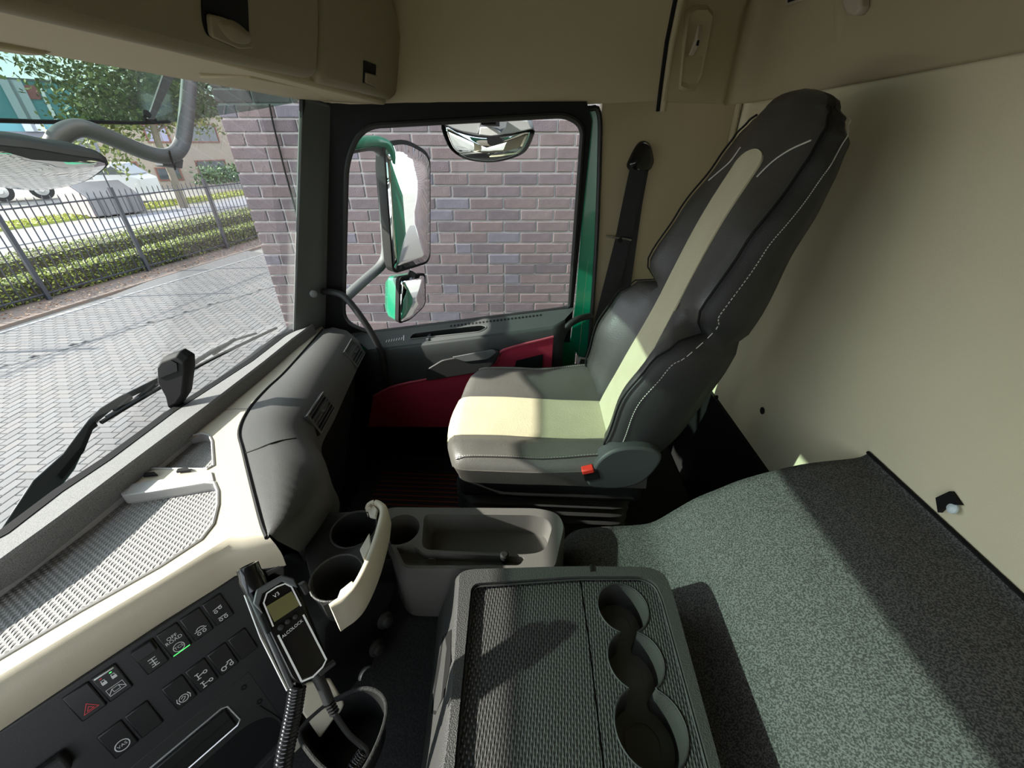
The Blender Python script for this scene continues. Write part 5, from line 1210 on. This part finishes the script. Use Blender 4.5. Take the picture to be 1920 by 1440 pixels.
for px, n_, nm, gm, nb in (([(271,236),(308,235),(318,264),(277,266)], nl, 'w', wblue, 3), ([(237,306),(254,305),(268,337),(248,338)], nl, 'w', wgl, 1), ([(293,317),(333,315),(344,335),(301,337)], nl, 'w', wgl, 2), ([(352,234),(401,234),(409,266),(355,264)], nr_, 'w', wgl, 3), ([(366,302),(420,302),(430,333),(378,333)], nr_, 'w', wgl, 2)):
    q = [onp(*p, C0_, n_) for p in px]; zt_ = (q[0].z+q[1].z)/2; zb2 = (q[2].z+q[3].z)/2; d_ = dl if n_ is nl else dr
    s0_, s1_ = sorted([((q[0]+q[3])/2-C0_).dot(d_), ((q[1]+q[2])/2-C0_).dot(d_)])
    if s1_-s0_ < .4: s1_ = s0_+.9
    def wq(s, z, k): return V((C0_.x, C0_.y, 0))+d_*s+n_*k+V((0,0,z))
    w = MB()
    for a_, b_, c_, e_ in ((s0_-.08,s0_,zb2-.08,zt_+.08),(s1_,s1_+.08,zb2-.08,zt_+.08),(s0_,s1_,zt_,zt_+.08),(s0_,s1_,zb2-.08,zb2)):
        w.hexa([wq(a_,c_,-.02), wq(b_,c_,-.02), wq(b_,c_,.06), wq(a_,c_,.06), wq(a_,e_,-.02), wq(b_,e_,-.02), wq(b_,e_,.06), wq(a_,e_,.06)])
    wf = w.build('window', wfr, ob, smooth=0)
    for k in range(nb):
        a_, b_ = s0_+(s1_-s0_)*k/nb+.03, s0_+(s1_-s0_)*(k+1)/nb-.03
        MB().hexa([wq(a_,zb2,.0), wq(b_,zb2,.0), wq(b_,zb2,.02), wq(a_,zb2,.02), wq(a_,zt_,.0), wq(b_,zt_,.0), wq(b_,zt_,.02), wq(a_,zt_,.02)]).build('pane', gm, wf, smooth=0)
bs = thing('shrub', 'rounded green shrub against the office wall beside the brick corner', 'shrub', at(428,349,z=G)*.96)
bc = CAM+(at(428,349,z=G)-CAM)*.94
leaf_cloud('foliage', lambda r: bc+dr*r.uniform(-1.6,1.6)+V((r.gauss(0,.3), r.gauss(0,.3), .2+abs(r.gauss(0,.4)))), 2500, .12, lm3, bs, .5, 9)
bpy.data.objects['shrub'].location = bc
# teal hall with pale pilasters
def far(px, py, D): r_ = ray(px, py); return CAM+r_*(D/sqrt(r_.x**2+r_.y**2))
h0_, h1_ = far(-160,240,60), far(190,240,60); hd_ = V((h1_.x-h0_.x, h1_.y-h0_.y, 0)); hl_ = hd_.length; hd_.normalize(); hb = V((h0_.x,h0_.y,0)); hn = V((hd_.y,-hd_.x,0)); hn = hn if hn.dot(-hb) > 0 else -hn
th = thing('industrial_hall', 'teal clad industrial hall with white pilasters and a grey plinth', 'building', V((h0_.x,h0_.y,G)))
def hq(s, z, k): return hb+hd_*s+hn*k+V((0,0,z))
def hbox(s0, s1, z0, z1, k0_, k1_, nm, m): return MB().hexa([hq(s0,z0,k0_),hq(s1,z0,k0_),hq(s1,z0,k1_),hq(s0,z0,k1_),hq(s0,z1,k0_),hq(s1,z1,k0_),hq(s1,z1,k1_),hq(s0,z1,k1_)]).build(nm, m, th, smooth=0)
teal = mat('teal_cladding', (.10,.30,.34), .5, var=(.3,.2,(.085,.26,.30)))
hbox(0,hl_,2.2,5.9,-8,0,'upper_wall',teal); hbox(0,hl_,G,2.2,-8,.05,'plinth',mat('plinth_grey',(.16,.17,.20),.8))
for px in (58, 74): 
    s = (far(px,240,60)-h0_).dot(hd_); hbox(s-.45,s+.35,2.2,5.9,0,.25,'pilaster',mat('pilaster_white',(.45,.50,.55),.6) if 'pilaster_white' not in bpy.data.materials else bpy.data.materials['pilaster_white'])
s = (far(112,240,60)-h0_).dot(hd_); hbox(s-.12,s+.12,2.2,5.9,0,.2,'downpipe',M['white']); hbox(0,hl_,5.9,6.05,-8,.15,'roof_edge',M['tubeg'])
s = (far(38,165,60)-h0_).dot(hd_); hbox(s-1.0,s+1.0,4.6,5.6,0,.12,'sign_board',mat('sign_red',(.30,.10,.10),.7))
# waste container, van, dark truck
cA, cB, cC = at(133,403,z=G), at(182,407,z=G), at(275,396,z=G)
wc = thing('waste_container', 'grey steel waste container with sloping lid standing behind the fence', 'container', cA)
cu_ = V((0,0,1)); endp = [cA, cB, cB+cu_*.75, cB.lerp(cA,.55)+cu_*1.28, cA+cu_*1.30]
MB().prism(endp, cC-cB).build('body', mat('container_grey', (.20,.195,.195), .6, var=(1.5,.3,(.15,.147,.15))), wc, smooth=0, bevel=.04)
MB().prism([p+(cA-cC+(cC-cB)*1.0)*0-(cC-cB).normalized()*.02 for p in endp], -(cC-cB).normalized()*.03).build('end_plate', mat('container_end', (.30,.25,.24), .7), wc, smooth=0)
for t_ in (.18,.45,.72,.94):
    e_ = (cC-cB)*t_; o_ = (cB-cA).normalized()*.04
    MB().prism([cB+e_+o_, cB+e_+(cC-cB).normalized()*.10+o_, cB+e_+(cC-cB).normalized()*.10+o_+cu_*.74, cB+e_+o_+cu_*.74], o_*.8).build('rib', mat('container_rib',(.14,.135,.135),.6) if 'container_rib' not in bpy.data.materials else bpy.data.materials['container_rib'], wc, smooth=0)
va = thing('white_van', 'white delivery van parked behind the grey container', 'van', far(225,345,30)); 
vn = V((0,0,1)); v0, v1 = far(176,340,31), far(259,336,30); vd = V((v1.x-v0.x, v1.y-v0.y, 0)).normalized(); vperp = V((-vd.y, vd.x, 0)); vperp = vperp if vperp.dot(v0) > 0 else -vperp
vb = V((v0.x, v0.y, G)); vl = (V((v1.x,v1.y,0))-V((v0.x,v0.y,0))).length
zt1 = far(230,306,30).z; 
pr = [vb+vn*.35, vb+vd*vl+vn*.35, vb+vd*vl+vn*1.15, vb+vd*(vl-.35)+vn*1.30, vb+vd*(vl-1.0)+vn*(zt1-G), vb+vn*(zt1-G)]
MB().prism(pr, vperp*1.8).build('body', mat('van_white', (.50,.51,.53), .3), va, bevel=.06, smooth=0)
MB().prism([vb+vd*(vl-.42)+vn*1.34-vperp*.02, vb+vd*(vl-1.0)+vn*(zt1-G-.12)-vperp*.02, vb+vd*(vl-1.75)+vn*(zt1-G-.12)-vperp*.02, vb+vd*(vl-1.75)+vn*1.34-vperp*.02], vperp*.03).build('side_window', wgl, va, smooth=0)
fq = [vb+vd*(vl-.36)+vn*1.33+vperp*.1, vb+vd*(vl-.97)+vn*(zt1-G-.06)+vperp*.1]; MB().prism([fq[0], fq[1], fq[1]+vperp*1.6, fq[0]+vperp*1.6], vd*.03+vn*.02).build('windscreen', wgl, va, smooth=0)
for s in (.7, vl-.8): MB().lathe(vb+vd*s+vn*.33-vperp*.02, vperp, [(.33,0),(.33,.2),(.2,.2),(.18,-.02),(0,-.02)], 20).build('wheel', M['rubber'], va)
dt = thing('dark_truck', 'dark truck chassis with grey wheel parked at the far left', 'truck', at(60,380,z=G))
d0, d1 = at(-80,384,z=G), at(112,372,z=G); dd_ = (d1-d0).normalized(); L_d = (d1-d0).length; dp_ = V((-dd_.y,dd_.x,0)); dp_ = dp_ if dp_.dot(d0) > 0 else -dp_
MB().hexa([d0+vn*.75, d1+vn*.75, d1+dp_*2.2+vn*.75, d0+dp_*2.2+vn*.75, d0+vn*1.15, d1+vn*1.15, d1+dp_*2.2+vn*1.15, d0+dp_*2.2+vn*1.15]).build('chassis', mat('truck_navy', (.03,.035,.06), .5), dt, smooth=0)
MB().hexa([d0+vn*1.1, d0+dd_*L_d*.62+vn*1.1, d0+dd_*L_d*.62+dp_*2.2+vn*1.1, d0+dp_*2.2+vn*1.1, d0+vn*2.4, d0+dd_*L_d*.62+vn*2.4, d0+dd_*L_d*.62+dp_*2.2+vn*2.4, d0+dp_*2.2+vn*2.4]).build('load_box', bpy.data.materials['truck_navy'], dt, smooth=0)
for k in (.45, .86):
    wq_ = MB().lathe(d0+dd_*L_d*k+vn*.5-dp_*.02, dp_, [(.50,0),(.50,.3),(.3,.3),(.28,.04),(0,.04)], 24).build('wheel', M['rubber'], dt)
    MB().lathe(d0+dd_*L_d*k+vn*.5-dp_*.04, -dp_, [(.30,-.03),(.30,0),(.14,.03),(.12,.09),(0,.09)], 20).build('rim', M['alu'], wq_)
